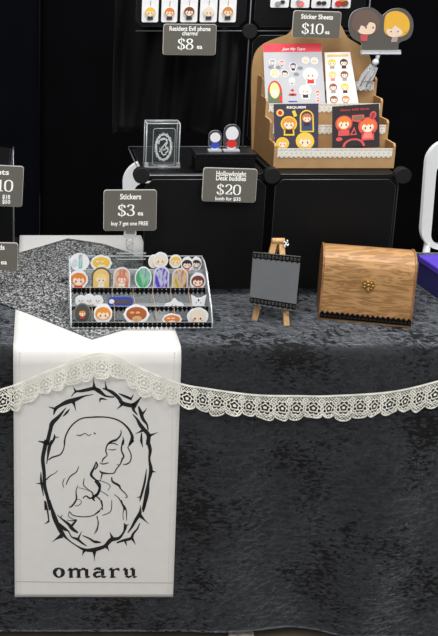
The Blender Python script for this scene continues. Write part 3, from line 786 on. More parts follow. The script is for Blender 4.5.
def d_big(b, W, H):
    b.poly([(0, Y_, 0), (W, Y_, 0), (W, Y_, -H*.135), (0, Y_, -H*.135)], ink(226, 66, 78))
    text_into(b, 'Just My Type', .009, W*.52, -H*.105, Y_-.0003, WTXT, W*.40, .02, shear=.3)
    g = ink(196, 194, 200)
    for (x, z, r, hair, bd) in ((.15, .30, .05, GRY, GRY), (.31, .31, .045, PNK, GRY), (.72, .27, .055, CRM, None), (.87, .28, .055, CRM, None), (.5, .36, .055, ink(96, 84, 130), DOT), (.18, .48, .065, ink(232, 214, 140), None), (.35, .48, .055, BLK, None),
                                (.79, .50, .105, WHT, RED), (.69, .76, .085, WHT, BLK), (.47, .60, .045, WHT, GRY), (.9, .8, .035, RED, PNK), (.9, .9, .03, PNK, RED)):
        outline_head(b, x*W, -z*H, r*W, hair, WHT, bd)
    b.ell(.17*W, -.80*H, .125*W, .2*H, Y_, ink(198, 70, 48), 20, 0, 180); b.poly([(.045*W, Y_, -.80*H), (.295*W, Y_, -.80*H), (.29*W, Y_, -.985*H), (.05*W, Y_, -.985*H)], ink(92, 110, 84))
    b.ell(.165*W, -.76*H, .085*W, .13*H, Y_-.0004, ink(214, 218, 150), 18); b.ell(.165*W, -.80*H, .055*W, .06*H, Y_-.0006, SKIN, 14)
    b.poly([(.24*W, Y_-.0004, -.84*H), (.29*W, Y_-.0004, -.84*H), (.29*W, Y_-.0004, -.95*H), (.24*W, Y_-.0004, -.95*H)], RED)
    for x, z, m in ((.47, .76, RED), (.43, .83, RED), (.51, .83, RED), (.47, .83, DOT)): b.ell(x*W, -z*H, .03*W, .022*H, Y_, m, 10)
    for x in (.42, .47, .52): b.ell(x*W, -.94*H, .03*W, .012*H, Y_, DKB, 8)
    for x, z in ((.12, .38), (.25, .385), (.62, .4), (.55, .5)): b.ell(x*W, -z*H, .05*W, .03*H, Y_, ink(130, 134, 142), 10)
SH_GREY = mat('silver_sheet', (186, 187, 192), .45)
sheet([(263, 44), (321, 43.5), (325.5, 104.5), (265.5, 105.5)], .472, .528, 0, d_big, 'large silver sticker sheet with red header band, rear left of the stand', SH_GREY)
def d_heads(b, W, H):
    b.poly([(.1*W, Y_, -.045*H), (.92*W, Y_, -.045*H), (.92*W, Y_, -.085*H), (.1*W, Y_, -.085*H)], ink(226, 190, 120))
    hs = [YEL, BLK, ink(230, 196, 110), BRN, ink(140, 80, 60), YEL, ink(130, 86, 76), ink(196, 130, 90)]
    for i, h in enumerate(hs): headlet(b, W*(.27 if i % 2 == 0 else .73), -H*(.2+.235*(i//2)), W*.155, h, Y_, .00015, body=[GRY, DOT, PNK, GRY][i % 4])
sheet([(324.5, 52.5), (350, 52), (358.5, 104), (327, 104.5)], .472, .52, 0, d_heads, 'narrow white sticker sheet with eight small heads, rear right of the stand', ink(232, 226, 222))
NAVY = ink(62, 56, 74); YR = ink(236, 200, 60)
def d_req(b, W, H):
    text_into(b, 'REQUIEM', .008, W*.50, -H*.105, Y_-.0003, WTXT, W*.42, .03)
    b.ell(.14*W, -.2*H, .085*W, .08*H, Y_, ink(240, 210, 110), 16); b.ell(.14*W, -.2*H, .05*W, .05*H, Y_-.0002, RED, 12)
    b.poly([(.4*W, Y_, -.17*H), (.47*W, Y_, -.14*H), (.52*W, Y_, -.27*H), (.45*W, Y_, -.3*H)], YR)
    b.ell(.73*W, -.3*H, .155*W, .16*H, Y_, YR, 20, 0, 180); b.poly([(.575*W, Y_, -.3*H), (.885*W, Y_, -.3*H), (.885*W, Y_, -.64*H), (.575*W, Y_, -.64*H)], YR)
    b.ell(.73*W, -.3*H, .125*W, .13*H, Y_-.0002, NAVY, 20, 0, 180); b.poly([(.605*W, Y_-.0002, -.3*H), (.855*W, Y_-.0002, -.3*H), (.855*W, Y_-.0002, -.61*H), (.605*W, Y_-.0002, -.61*H)], ink(60, 74, 110))
    headlet(b, .73*W, -.32*H, .11*W, ink(206, 120, 70), Y_-.0004, .0001, DOT)
    outline_head(b, .33*W, -.44*H, .15*W, ink(222, 150, 60), YR, DOT)
    outline_head(b, .18*W, -.88*H, .12*W, ink(232, 180, 70), YR)
    outline_head(b, .68*W, -.83*H, .17*W, ink(236, 196, 96), YR)
sheet([(273.5, 104), (318.5, 103.5), (318, 148), (274.5, 148.5)], .372, .392, 0, d_req, 'dark purple sticker sheet with yellow outlines, front left of the stand', NAVY)
DK = ink(44, 40, 42)
def d_sh(b, W, H):
    text_into(b, 'Silent Hill Girls', .007, W*.48, -H*.13, Y_-.0003, ink(196, 62, 60), W*.62, .025)
    R2 = ink(214, 84, 84)
    outline_head(b, .25*W, -.42*H, .15*W, ink(226, 130, 50), R2, R2)
    outline_head(b, .76*W, -.52*H, .17*W, ink(226, 110, 60), R2, PNK)
    b.poly([(.42*W, Y_, -.24*H), (.68*W, Y_, -.24*H), (.69*W, Y_, -.38*H), (.56*W, Y_, -.42*H), (.42*W, Y_, -.38*H)], R2); b.poly([(.46*W, Y_-.0002, -.27*H), (.65*W, Y_-.0002, -.27*H), (.65*W, Y_-.0002, -.36*H), (.46*W, Y_-.0002, -.36*H)], ink(120, 110, 80))
    b.ell(.87*W, -.27*H, .07*W, .1*H, Y_, R2, 14, rot=-.4); b.ell(.87*W, -.27*H, .04*W, .07*H, Y_-.0002, ink(150, 60, 66), 12, rot=-.4)
    b.poly([(.38*W, Y_, -.72*H), (.53*W, Y_, -.72*H), (.47*W, Y_, -.52*H)], R2); b.poly([(.42*W, Y_-.0002, -.69*H), (.5*W, Y_-.0002, -.69*H), (.47*W, Y_-.0002, -.59*H)], DK)
    b.ell(.46*W, -1.0*H, .24*W, .2*H, Y_, R2, 20, 0, 180); b.ell(.46*W, -1.0*H, .19*W, .16*H, Y_-.0002, DK, 20, 0, 180)
    b.ell(.15*W, -.8*H, .07*W, .05*H, Y_, R2, 12)
sheet([(332, 106.5), (379, 103.5), (379.5, 147), (332, 148)], .374, .394, 0, d_sh, 'dark sticker sheet with pink-red outlined figures, front right of the stand', DK)

# ================================================================== TOPPER + CLIP
ct = thing('sign_clip', P(366, 92, Y=.50), 'clear plastic swivel clip gripping the right side of the tan stand', 'sign clip')
pc = lambda u, v, y=.488: P(u, v, Y=y)
b = MB(); a, c = pc(361, 52), pc(400, 52); b.box(a.x, c.x, .482, .494, a.z-.006, a.z+.005, ACRE); b.box(a.x, c.x, .480, .4815, a.z-.004, a.z-.001, mat('clip_highlight', (215, 222, 230), .3)); b.build('gripper', ct)
b = MB(); b.tube([pc(378, 55), pc(377, 60), pc(375, 66)], [.006, .004, .004], ACRE, 10); b.ball(pc(375.5, 62), .0085, mat('milky_plastic', (225, 230, 236), .35)); b.build('swivel', ct)
b = MB()
o = [pc(*q) for q in ((371, 64), (378, 68), (374, 78), (368, 88), (360, 91), (357, 86), (362, 75))]
A = [b.v(p) for p in o]; B = [b.v(p+Vector((0, .006, 0))) for p in o]; b.face(A, ACRE); b.face(B[::-1], ACRE)
for i in range(len(o)): b.face([A[i], B[i], B[(i+1) % len(o)], A[(i+1) % len(o)]], ACRE)
for q in (((370, 67), (360, 86)), ((375, 69), (366, 87)), ((362, 80), (372, 82))): b.cyl(pc(*q[0], .486), pc(*q[1], .486), .0013, WIREB, 6)
b.build('clamp', ct)
b = MB(); b.cyl(pc(361, 84, .492), P(363, 84, Y=.53)+Vector((-.012, 0, 0)), .004, ACRE, 8); b.build('jaw', ct)
Yt = .486; tp = thing('acrylic_sign', pc(380, 52), 'grey acrylic cutout sign with a brown haired and a blond cartoon head', 'sign')
ol = crom([(364, 50), (361, 43), (352, 37), (348.5, 25), (352, 13), (362, 8), (373, 8), (382, 15), (384, 14), (392, 9), (404, 9), (412, 18), (413, 29), (409, 38), (399, 43), (395, 51)], 5, True)
b = MB(); oo = [(pc(u, v, Yt).x, pc(u, v, Yt).z) for u, v in ol]; b.prism(oo, Yt-.0015, Yt+.0015, mat('smoky_grey_acrylic', (92, 88, 84), .35), ACRE); b.build('plate', tp)
def pol(b, pts, y, m, n=4): b.poly([(P(u, v, Y=y).x, y, P(u, v, Y=y).z) for u, v in (crom(pts, n, True) if n > 1 else pts)], m)
b = MB(); y = Yt-.002
HB, HY, SK2 = ink(112, 92, 84), ink(232, 180, 62), ink(240, 214, 190)
pol(b, [(352, 25), (354, 15), (362, 10), (372, 11), (379, 18), (379, 27), (374, 33), (362, 35), (355, 32)], y, HB)
pol(b, [(358, 27), (361, 23), (369, 22), (375, 24), (375, 30), (371, 34), (362, 34), (358, 31)], y-.0003, SK2)
b.poly([(P(u, v, Y=y).x, y-.0006, P(u, v, Y=y).z) for u, v in ((355, 30), (355, 20), (364, 14), (375, 17), (378, 27), (374, 22), (370, 21), (366, 27), (361, 25), (359, 30))], HB)
for u in (366, 373): b.ell(P(u, 27.5, Y=y).x, P(u, 27.5, Y=y).z, .0018, .0026, y-.0008, DOT, 8)
pol(b, [(360, 35), (368, 35), (367, 41), (361, 41)], y, ink(206, 84, 84), 1)
pol(b, [(384, 26), (386, 15), (394, 11), (403, 13), (409, 20), (409, 30), (403, 36), (392, 37), (385, 33)], y, HY)
pol(b, [(386, 30), (388, 26), (396, 25), (402, 28), (403, 33), (397, 37), (389, 36)], y-.0003, SK2)
b.poly([(P(u, v, Y=y).x, y-.0006, P(u, v, Y=y).z) for u, v in ((385, 31), (386, 18), (396, 13), (406, 19), (407, 32), (403, 32), (400, 28), (395, 25), (391, 29), (388, 28))], HY)
for u in (391, 398): b.ell(P(u, 31.5, Y=y).x, P(u, 31.5, Y=y).z, .0022, .0012, y-.0008, DOT, 8)
pol(b, [(392, 37), (398, 37), (397, 42), (391, 42)], y, ink(180, 160, 156), 1)
b.build('printed_heads', tp)

# ================================================================== CLEAR CASE, BLACK BOX, STANDEES
g0 = P(148.5, 170, Z=ZT); g1 = P(180.5, 170, Z=ZT); yc = g0.y+.002; xa, xb = g0.x-.007, g1.x-.005
hz = P(148.5, 124, Y=yc).z; D = .042
ca = thing('acrylic_case', ((xa+xb)/2, yc+.02, ZT), 'clear acrylic display case with a white wreath emblem on the shelf top', 'display case')
b = MB(); b.box(xa, xb, yc, yc+.002, ZT+.008, hz, ACR); b.box(xa, xb, yc+D, yc+D+.002, ZT+.008, hz, ACR); b.box(xa, xa+.002, yc+.002, yc+D, ZT+.008, hz, ACRH); b.box(xb-.002, xb, yc+.002, yc+D, ZT+.008, hz, ACRH); b.box(xa, xb, yc, yc+D+.002, hz, hz+.002, ACRH)
for (x, yy) in ((xa, yc), (xb, yc), (xa, yc+D), (xb, yc+D)): b.cyl((x, yy, ZT+.008), (x, yy, hz), .0013, ACRE, 6)
for q in (((xa, yc), (xb, yc)), ((xa, yc+D), (xb, yc+D)), ((xa, yc), (xa, yc+D)), ((xb, yc), (xb, yc+D))): b.cyl((*q[0], hz+.001), (*q[1], hz+.001), .0013, ACRE, 6)
b.build('case_shell', ca)
b = MB(); b.box(xa-.004, xb+.004, yc-.004, yc+D+.006, ZT+.0025, ZT+.008, ACRH); b.cyl((xa-.004, yc-.004, ZT+.008), (xb+.004, yc-.004, ZT+.008), .001, ACRE, 6); b.box(xa-.003, xa+.006, yc-.003, yc+.004, ZT+.008, ZT+.018, ACRE); b.box(xb-.006, xb+.003, yc-.003, yc+.004, ZT+.008, ZT+.018, ACRE); b.box(xa-.003, xb+.003, yc-.003, yc-.001, ZT+.008, ZT+.020, ACRH); b.build('base', ca)
pm = thing('acrylic_plaque', ((xa+xb)/2, yc+.015, ZT+.008), 'clear rounded plaque with white wreath emblem inside the acrylic case', 'plaque')
py = yc+.014; b = MB(); q0 = P(153.5, 128.5, Y=py); q1 = P(174, 167, Y=py)
b.prism(rrect(q0.x, q1.x, ZT+.0085, q0.z, .006), py, py+.003, ACR, ACRE, ACR)
b.tube([(x, py, z) for x, z in rrect(q0.x, q1.x, ZT+.0085, q0.z, .006)], .0009, ACRE, 5, closed=True); b.build('plate', pm)
b = MB(); cx_, cz_ = P(163.5, 147, Y=py).x, P(163.5, 147, Y=py).z; k = (P(164.5, 147, Y=py)-P(163.5, 147, Y=py)).length
ringp = []
for i in range(29): a = 2*math.pi*i/28; ringp.append((cx_+7.6*k*math.cos(a), cz_+13*k*math.sin(a), k*(2.2+.8*math.sin(i*2.7))))
b.ribbon(ringp, lambda a, c: (a, py-.0006, c), WTXT)
for i in range(14):
    a = 2*math.pi*i/14+.2; b.ribbon([(cx_+7.6*k*math.cos(a), cz_+13*k*math.sin(a), 1.4*k), (cx_+9.6*k*math.cos(a+.12), cz_+15.4*k*math.sin(a+.12), .2*k)], lambda a, c: (a, py-.0006, c), WTXT)
for stt in ([(-3, 7), (1, 8), (3.5, 5), (2, 1), (3, -1), (1, -3)], [(-5, 3), (-4, 7), (0, 9), (4, 7)], [(3, 5), (-1, 0), (-4, -5)], [(1, -2), (-2, -4), (0, -8), (3, -7)], [(-4, -1), (-2, -3), (1, -3)], [(4, 0), (4.5, -4), (2, -6)]):
    b.ribbon(crom([(cx_+x*k, cz_+z*k, 1.15*k) for x, z in stt], 4), lambda a, c: (a, py-.0006, c), WTXT)
text_into(b, 'omaru', 3*k, cx_, P(163.5, 166.5, Y=py).z, py-.0006, WTXT, 9*k, .03); b.build('emblem', pm)
# black box
bz = P(230, 158, Y=.33).z
xA, xB, yA, yB = P(195, 167, Y=.318).x, P(256, 167, Y=.318).x, .318, .385
bb = thing('black_box', ((xA+xB)/2, .35, ZT), 'small flat black lidded box on the shelf carrying two standees', 'box')
zt_ = P(200, 153.5, Y=yA).z
b = MB(); b.box(xA+.002, xB-.002, yA+.002, yB-.002, ZT+.002, zt_-.014, BPL); b.build('body', bb, bevel=.001)
b = MB(); b.box(xA, xB, yA, yB, zt_-.014, zt_, mat('black_box_lid', (30, 30, 33), .35)); b.build('lid', bb, bevel=.001)
b = MB(); b.tube([(xA, yA-.0004, zt_-.001), (xB, yA-.0004, zt_-.001)], .0007, WIRE, 6); lace_band(b, xA, xB, yA-.001, zt_-.004, .008, BLACKLACE, .006); b.build('lace_trim', bb)
def standee(u, vb, w_, h_, label, patch, tall):
    y = .345; c0 = P(u, vb, Y=y); k = (P(u+1, vb, Y=y)-c0).length; z0 = zt_
    r = thing('acrylic_standee', (c0.x, y, z0), label, 'standee', 'acrylic standees on the small black box')
    b = MB(); b.box(c0.x-w_*k*.5, c0.x+w_*k*.5, y-.008, y+.010, z0+.0003, z0+.004, ACRE); b.build('base', r)
    H = h_*k; b = MB()
    b.prism(rrect(c0.x-w_*k*.5, c0.x+w_*k*.5, z0+.003, z0+H, w_*k*.42, 6), y, y+.003, ACRH, ACRE, ACRH)
    b.build('plate', r)
    b = MB(); W2 = w_*k*.36
    b.prism(blob(c0.x, z0+H*.66, W2*1.1, H*.24*tall, wob=.03), y-.0008, y-.0003, ink(232, 232, 236)); b.ell(c0.x, z0+H*.28, W2*.95, H*.16, y-.0012, patch, 14); b.ell(c0.x, z0+H*.14, W2*.8, H*.08, y-.0011, ink(200, 204, 214), 12)
    b.build('printed_shape', r)
standee(214.5, 153, 13, 21, 'small acrylic standee with pale oval shape and blue patch, left on the box', DKB, 1)
standee(231, 153, 16, 27, 'taller acrylic standee with pale oval shape and red patch, right on the box', RED, 1.1)

# ================================================================== STICKER RACK
fx0, fx1 = .0765, .4005; ry = [.080, .122, .165, .207]; RBK = .245; RZ = TZ+.0105
rk = thing('sticker_rack', ((fx0+fx1)/2, .16, TZ), 'clear acrylic four step rack full of die cut stickers on the banner', 'display rack')
tv = [322.5, 306.5, 288, 270]; tz = [P(140, tv[i], Y=ry[i]).z for i in range(4)]; zb = P(140, 256, Y=RBK).z
b = MB(); b.box(fx0, fx1, ry[0], RBK, RZ, RZ+.003, ACR); b.cyl((fx0, ry[0], RZ+.0015), (fx1, ry[0], RZ+.0015), .0016, ACRE, 6); b.build('base', rk)
for x in (fx0, fx1-.003):
    b = MB(); pr_ = [(ry[0], RZ+.003), (ry[0], tz[0]), (ry[0]+.02, tz[1]+.006), (ry[2]+.012, zb-.012), (ry[3], zb), (RBK, zb), (RBK, RZ+.003)]
    b.prism(pr_, x, x+.003, ACRH, ACRE, plane='yz'); b.tube([(x+.0015, a, c) for a, c in pr_[:6]], .0013, ACRE, 6); b.build('side_panel', rk)
b = MB(); b.box(fx0+.003, fx1-.003, RBK-.003, RBK, RZ+.003, zb, ACR); b.cyl((fx0, RBK-.001, zb), (fx1, RBK-.001, zb), .0014, ACRE, 6); b.build('back_panel', rk)
TAN = mat('tan_divider_edge', (200, 160, 120), .6)  # tan colour paints in the light caught by the divider edges
ACR_REFL = clear('acrylic_painted_reflection', (.9, .92, .93), .06, .12, haze=.13)  # clear acrylic, its reflections painted in as a pale haze
for i in range(4):
    zf = RZ+.003 if i == 0 else tz[i-1]-.012
    b = MB(); b.box(fx0+.003, fx1-.003, ry[i], ry[i]+.002, zf, tz[i], ACR_REFL if i else ACR); b.cyl((fx0+.003, ry[i]+.001, tz[i]), (fx1-.003, ry[i]+.001, tz[i]), .0009, ACRE, 6)
    if i: b.box(fx0+.003, fx1-.003, ry[i]+.002, (ry[i+1] if i < 3 else RBK-.003), tz[i]-.0105, tz[i]-.009, ACR_REFL)
    b.build('step', rk)
    if i < 3:
        b = MB(); h = .0175 if i != 1 else .0135
        dark_lace(b, fx0+.004, fx1-.004, ry[i]-.0012, tz[i]+.001, h, .0105); b.build('black_lace_trim', rk)
for u in (90, 112, 133, 152.5, 170.5, 188.5):
    x = P(u, 290, Y=.165).x; b = MB(); b.box(x-.0007, x+.0007, ry[0]+.003, RBK-.004, RZ+.0035, RZ+.02, ACRH)
    b.tube([(x, ry[0]+.001, tz[0]+.002), (x+.003, ry[1]-.004, tz[1]-.004), (x, ry[2]-.002, tz[2]-.012), (x, ry[2]-.002, tz[2]+.002)], .0006, TAN, 5); b.build('divider', rk)
GS = 'die cut stickers standing in the acrylic rack'
def sticker(u0, u1, v0, v1, row, label, kind, m=None, m2=None, dy=0, hd=None):
    Y = ry[row]+.012+dy if row < 3 else .222+dy
    a, c = P(u0, v1, Y=Y), P(u1, v0, Y=Y); cx, w_ = (a.x+c.x)/2, (c.x-a.x); zb_ = a.z-.006 if row != 3 else a.z-.02; h_ = c.z-a.z; cz = a.z+h_/2
    b = MB(); y0, y1 = Y-.0008, Y+.0002; y = y0-.0001; rx, rz = w_/2, h_/2
    tab = lambda mm: b.prism([(cx-rx*.5, max(RZ+.005, tz[row-1]-.011 if row else RZ+.005)), (cx+rx*.5, max(RZ+.005, tz[row-1]-.011 if row else RZ+.005)), (cx+rx*.5, cz), (cx-rx*.5, cz)], y0+.0003, y1, mm)
    if kind == 'head':
        b.prism(blob(cx, cz, rx, rz, 20, .03, u0), y0, y1, PAPER); headlet(b, cx, cz+rz*.02, min(rx, rz*1.05)*.84, m, y, .00012, m2)
    elif kind == 'oval':
        b.prism(blob(cx, cz, rx, rz, 24, 0), y0, y1, m2 or PAPER); b.ell(cx, cz, rx*.86, rz*.88, y, m, 22); headlet(b, cx, cz, rx*.42, ORA, y-.0002, .00012, RED)
    elif kind == 'arch':
        o = [(cx-rx, a.z), (cx+rx, a.z)]+[(cx+rx*math.cos(math.radians(t)), c.z-rx+rx*math.sin(math.radians(t))) for t in range(0, 181, 15)]
        b.prism(o, y0, y1, m2 or PAPER); k = .84
        b.poly([(cx+(x-cx)*k, y, cz+(z-cz)*k) for x, z in o], m)
        if hd: headlet(b, cx, cz-rz*.05, rx*.62, hd, y-.0002, .00012, CRM)
    elif kind == 'disc':
        b.prism(blob(cx, cz, rx, rz, 26, 0), y0, y1, PAPER)
        if m is RAINB: b.poly([(cx+x*rx, y, cz+z*rz) for x, z in ((-.1, .85), (.3, .85), (.3, -.7), (-.1, -.7))], m); b.ell(cx-rx*.45, cz-rz*.1, rx*.28, rz*.5, y, ink(206, 212, 224), 14)
        else: b.ell(cx, cz, rx*.88, rz*.88, y, m, 22)
    elif kind == 'trio':
        for i in (-1, 0, 1):
            b.prism(blob(cx+i*rx*.62, cz+(rz*.12 if i == 0 else -rz*.1), rx*.42, rz*.85, 16, .03, i), y0-.0002*abs(i), y1, PAPER); q = cx+i*rx*.62
            for s_ in (-1, 1): b.ell(q+s_*rx*.1, cz-rz*.1, rx*.035, rz*.12, y-.0004, DOT, 8)
            b.ell(q, cz-rz*.35, rx*.05, rz*.08, y-.0004, ORA, 8)
    elif kind == 'glasses':
        b.prism(rrect(a.x, c.x, a.z, c.z, rz*.7), y0, y1, DKB); b.poly([(x, y, z) for x, z in rrect(a.x+rx*.25, c.x-rx*.15, a.z+rz*.5, c.z-rz*.5, rz*.3)], ink(96, 84, 96)); b.ell(a.x+rx*.28, cz+rz*.1, rx*.22, rz*.5, y-.0002, WHT, 12)
    elif kind == 'cloud':
        o = crom([(cx-rx, a.z), (cx-rx*.8, cz), (cx-rx*.35, cz+rz*.3), (cx, c.z), (cx+rx*.35, cz+rz*.4), (cx+rx*.8, cz), (cx+rx, a.z)], 4)
        b.prism(o, y0, y1, PAPER); b.ell(cx-rx*.2, cz-rz*.3, rx*.06, rz*.1, y, DOT, 8); b.ell(cx+rx*.15, cz-rz*.3, rx*.06, rz*.1, y, DOT, 8)
    elif kind == 'bow':
        o = [(cx-rx, c.z), (cx-rx*.25, cz+rz*.5), (cx+rx*.25, cz+rz*.5), (cx+rx, c.z), (cx+rx*.75, a.z), (cx-rx*.75, a.z)]
        b.prism(o, y0, y1, PAPER); b.ell(cx, cz+rz*.1, rx*.12, rz*.2, y, DOT, 8); b.ell(cx-rx*.3, cz-rz*.3, rx*.06, rz*.1, y, DOT, 8); b.ell(cx+rx*.3, cz-rz*.3, rx*.06, rz*.1, y, DOT, 8)
    elif kind == 'bun':
        b.prism(blob(cx, cz, rx, rz, 20, .05, 2), y0, y1, PAPER); b.ell(cx, cz+rz*.05, rx*.82, rz*.72, y, m, 20); b.ell(cx+rx*.05, cz-rz*.45, rx*.4, rz*.3, y-.0002, m2 or CRM, 14)
        for s_ in (-.35, .1): b.ell(cx+rx*s_, cz+rz*.2, rx*.18, rz*.12, y-.0003, m2 or CRM, 10)
    o = b.build('sticker', origin=(cx, Y, a.z)); tag(o, label, 'sticker', GS); return o
RAINB = holo('rainbow_print', [(240, 240, 245), (120, 160, 240), (160, 230, 190), (240, 200, 230), (245, 245, 248)], 12)
GREENH = holo('green_holographic_print', [(120, 150, 140), (60, 190, 120), (170, 220, 190), (110, 130, 190), (190, 200, 190)], 6)
BLUEH = holo('blue_violet_holographic_print', [(60, 50, 190), (110, 90, 210), (220, 220, 240), (70, 60, 200), (190, 90, 60)], 8)
WARMH = holo('warm_holographic_print', [(200, 70, 70), (240, 210, 70), (210, 200, 200), (220, 120, 60), (130, 60, 70)], 9)
PINKH = holo('pink_print', [(226, 190, 180), (240, 214, 170), (220, 120, 110), (236, 220, 214)], 7)
sticker(69.5, 89.5, 253, 271, 3, 'white sticker with a rainbow stripe, leftmost of the back step', 'disc', RAINB)
sticker(90.5, 112, 255, 271, 3, 'sticker of spiky yellow hair beside the rainbow one at the back', 'bun', YEL, CRM, dy=-.001)
sticker(148, 159, 254.5, 268, 3, 'small pale round sticker peeking out behind the cream haired head', 'disc', CRM, dy=.003)
sticker(152.5, 168.5, 252, 268, 3, 'cream haired round head sticker on the back step', 'head', CRM)
sticker(169, 182, 254.5, 268, 3, 'small yellow haired head sticker on the back step between cream and black ones', 'head', YEL, dy=.002)
sticker(180.5, 193.5, 256.5, 272, 3, 'black haired head sticker with red collar on the back step', 'head', BLK, RED)
sticker(190.5, 202, 256.5, 271, 3, 'dark haired head sticker with grey collar, rightmost of the back step', 'head', BLK, GRY, dy=.004)
sticker(69, 88, 270, 289, 2, 'orange haired head sticker with red body at the left rack end', 'head', ORA, RED)
sticker(91.5, 111, 267, 289, 2, 'arched sticker with dark border and golden picture', 'arch', ink(232, 196, 120), ink(96, 88, 84), hd=ink(238, 212, 140))
sticker(113, 130.5, 267, 289, 2, 'pale pink arched glossy sticker under the price clip', 'arch', PINKH, ink(220, 214, 212), hd=ink(222, 128, 104))
sticker(134.5, 152, 266.5, 289, 2, 'round green holographic sticker in the middle of the rack', 'disc', GREENH)
sticker(152.8, 169.5, 266, 290, 2, 'arched blue and violet holographic sticker', 'arch', BLUEH, ink(210, 210, 224))
sticker(171.5, 188.5, 268, 290, 2, 'arched holographic sticker in yellow and red', 'arch', WARMH, ink(214, 208, 208))
sticker(189.5, 206, 272.5, 290, 2, 'round sticker of a head with reddish brown hair at the right rack end', 'head', ink(120, 60, 52), PNK)
sticker(75.5, 103, 293.5, 306.5, 1, 'white sticker of three little round birds', 'trio')
sticker(108, 133, 297, 306.5, 1, 'blue sticker shaped like a wide visor', 'glasses')
sticker(163, 185.5, 298, 309.5, 1, 'white cloud shaped sticker on the second step', 'cloud')
sticker(190.5, 206.5, 294.5, 307, 1, 'white bow shaped sticker on the second step at right', 'bow')
sticker(73.7, 91, 303, 323.5, 0, 'dark oval sticker with a small orange head, bottom left of rack', 'oval', ink(72, 76, 72), ink(110, 112, 106))
sticker(93.5, 112.5, 303.5, 324, 0, 'orange haired head sticker with a white outline on the bottom step', 'head', ink(228, 146, 50), WHT)
sticker(123.5, 149.5, 304.5, 324, 0, 'brown bread roll sticker with a white outline on the bottom step', 'bun', ink(170, 90, 44), ink(220, 170, 120))
sticker(162, 182, 313.5, 325, 0, 'orange and cream bun sticker on the bottom step', 'bun', ORA, CRM)
sticker(186.5, 209, 307.5, 325.5, 0, 'large cream haired round head sticker at bottom right of rack', 'head', ink(232, 222, 204))
# clip for the $3 card
cl = thing('sign_clip', P(129, 258, Y=.243), 'clear plastic clip on the sticker rack holding the $3 card', 'sign clip')
pk = lambda u, v, y=.236: P(u, v, Y=y)
b = MB(); a, c = pk(124, 228), pk(136, 238); b.box(a.x, c.x, .2315, .2335, c.z, a.z, ACRE); b.box(a.x, c.x, .240, .242, c.z, a.z, ACRE); b.box(a.x+.004, c.x-.004, .2308, .2314, c.z+.012, a.z-.006, ink(120, 110, 104)); b.build('gripper', cl)
b = MB(); b.tube([pk(129.5, 238), pk(129.5, 243), pk(130, 250), pk(130, 254)], [.008, .010, .007, .006], ACRH, 12); b.tube([pk(126, 240), pk(133, 243), pk(126, 248), pk(133, 251)], .0013, ACRE, 6); b.build('stem', cl)
b = MB(); a, c = pk(117, 254), pk(146, 260); b.box(a.x, c.x, .241, .253, c.z, a.z, ACRH); b.cyl((a.x, .241, a.z), (c.x, .241, a.z), .0016, ACRE, 6); b.cyl((a.x, .241, c.z), (c.x, .241, c.z), .0012, ACRE, 6); b.build('foot', cl)

# ================================================================== EASEL WITH BOARD
EW = wood('pine_wood', (196, 150, 98), (216, 174, 122), 3, 'Z')
ez = thing('tabletop_easel', (.56, .15, TZ), 'mini pine easel with two splayed feet holding the grey board', 'easel')
def bar(b, p, q, w1, d1, m):
    p, q = Vector(p), Vector(q); t_ = (q-p).normalized(); s_ = t_.cross(Vector((0, 1, 0))).normalized(); n_ = s_.cross(t_)
    vs = []
    for e in (p, q):
        for i, j in ((-1, -1), (1, -1), (1, 1), (-1, 1)): vs.append(b.v(e+s_*w1/2*i+n_*d1/2*j))
    for f in ((0, 1, 2, 3), (7, 6, 5, 4), (0, 4, 5, 1), (1, 5, 6, 2), (2, 6, 7, 3), (3, 7, 4, 0)): b.face([vs[i] for i in f], m)
f1 = P(254.2, 320, Z=TZ+.002); f2 = P(286.5, 325.5, Z=TZ+.002); ty = .185
tl, tr = P(274.2, 243, Y=ty), P(281.5, 243, Y=ty)
for p, q in ((f1, tl), (f2, tr)):
    b = MB(); bar(b, p, q, .0125, .007, EW); b.build('leg', ez)
b = MB(); bar(b, ((f1.x+f2.x)/2+.01, .255, TZ+.003), (tl+tr)/2+Vector((0, .008, -.004)), .011, .006, EW); b.build('rear_leg', ez)
b = MB(); b.cyl(tl+Vector((-.006, -.001, .006)), tr+Vector((.006, -.001, .006)), .0065, EW, 12); b.build('top_bar', ez)
for p, q in ((f1, tl), (f2, tr)):
    b = MB(); q = p.lerp(q, .20); b.cyl((q.x, q.y-.003, q.z), (q.x, q.y-.02, q.z-.001), .003, EW, 10); b.build('peg', ez)
b = MB(); q = P(286, 243.5, Y=ty-.008)
for a in (.7, 2.4, -.6, -2.2): b.tube(crom([(q.x, q.y, q.z), (q.x+.005*math.cos(a)-.001, q.y-.002, q.z+.008*math.sin(a)), (q.x+.006*math.cos(a+.5), q.y, q.z+.009*math.sin(a+.5))], 4), .0015, WTXT, 6)
b.build('ribbon_bow', ez)
# board: corners, top leaning back
def yb(t): return .124+.042*t
TLc, TRc, BRc, BLc = P(253, 252, Y=.178), P(300.5, 256.5, Y=.166), P(295.2, 311.5, Y=.104), P(249.2, 304, Y=.120)
bd = thing('grey_board', (BLc+BRc)/2, 'plain grey square board with black lace edges propped on the mini easel', 'board')
N = (TRc-TLc).cross(BLc-TLc).normalized(); N = N if N.y < 0 else -N
Q = lambda a, c, e=0: TLc.lerp(TRc, a).lerp(BLc.lerp(BRc, a), c)+N*e
def slab(b, a0, a1, c0, c1, e0, e1, m):
    A = [b.v(Q(a, c, e1)) for a, c in ((a0, c0), (a1, c0), (a1, c1), (a0, c1))]; B = [b.v(Q(a, c, e0)) for a, c in ((a0, c0), (a1, c0), (a1, c1), (a0, c1))]
    b.face(A, m); b.face(B[::-1], m)
    for i in range(4): b.face([A[i], B[i], B[(i+1) % 4], A[(i+1) % 4]], m)
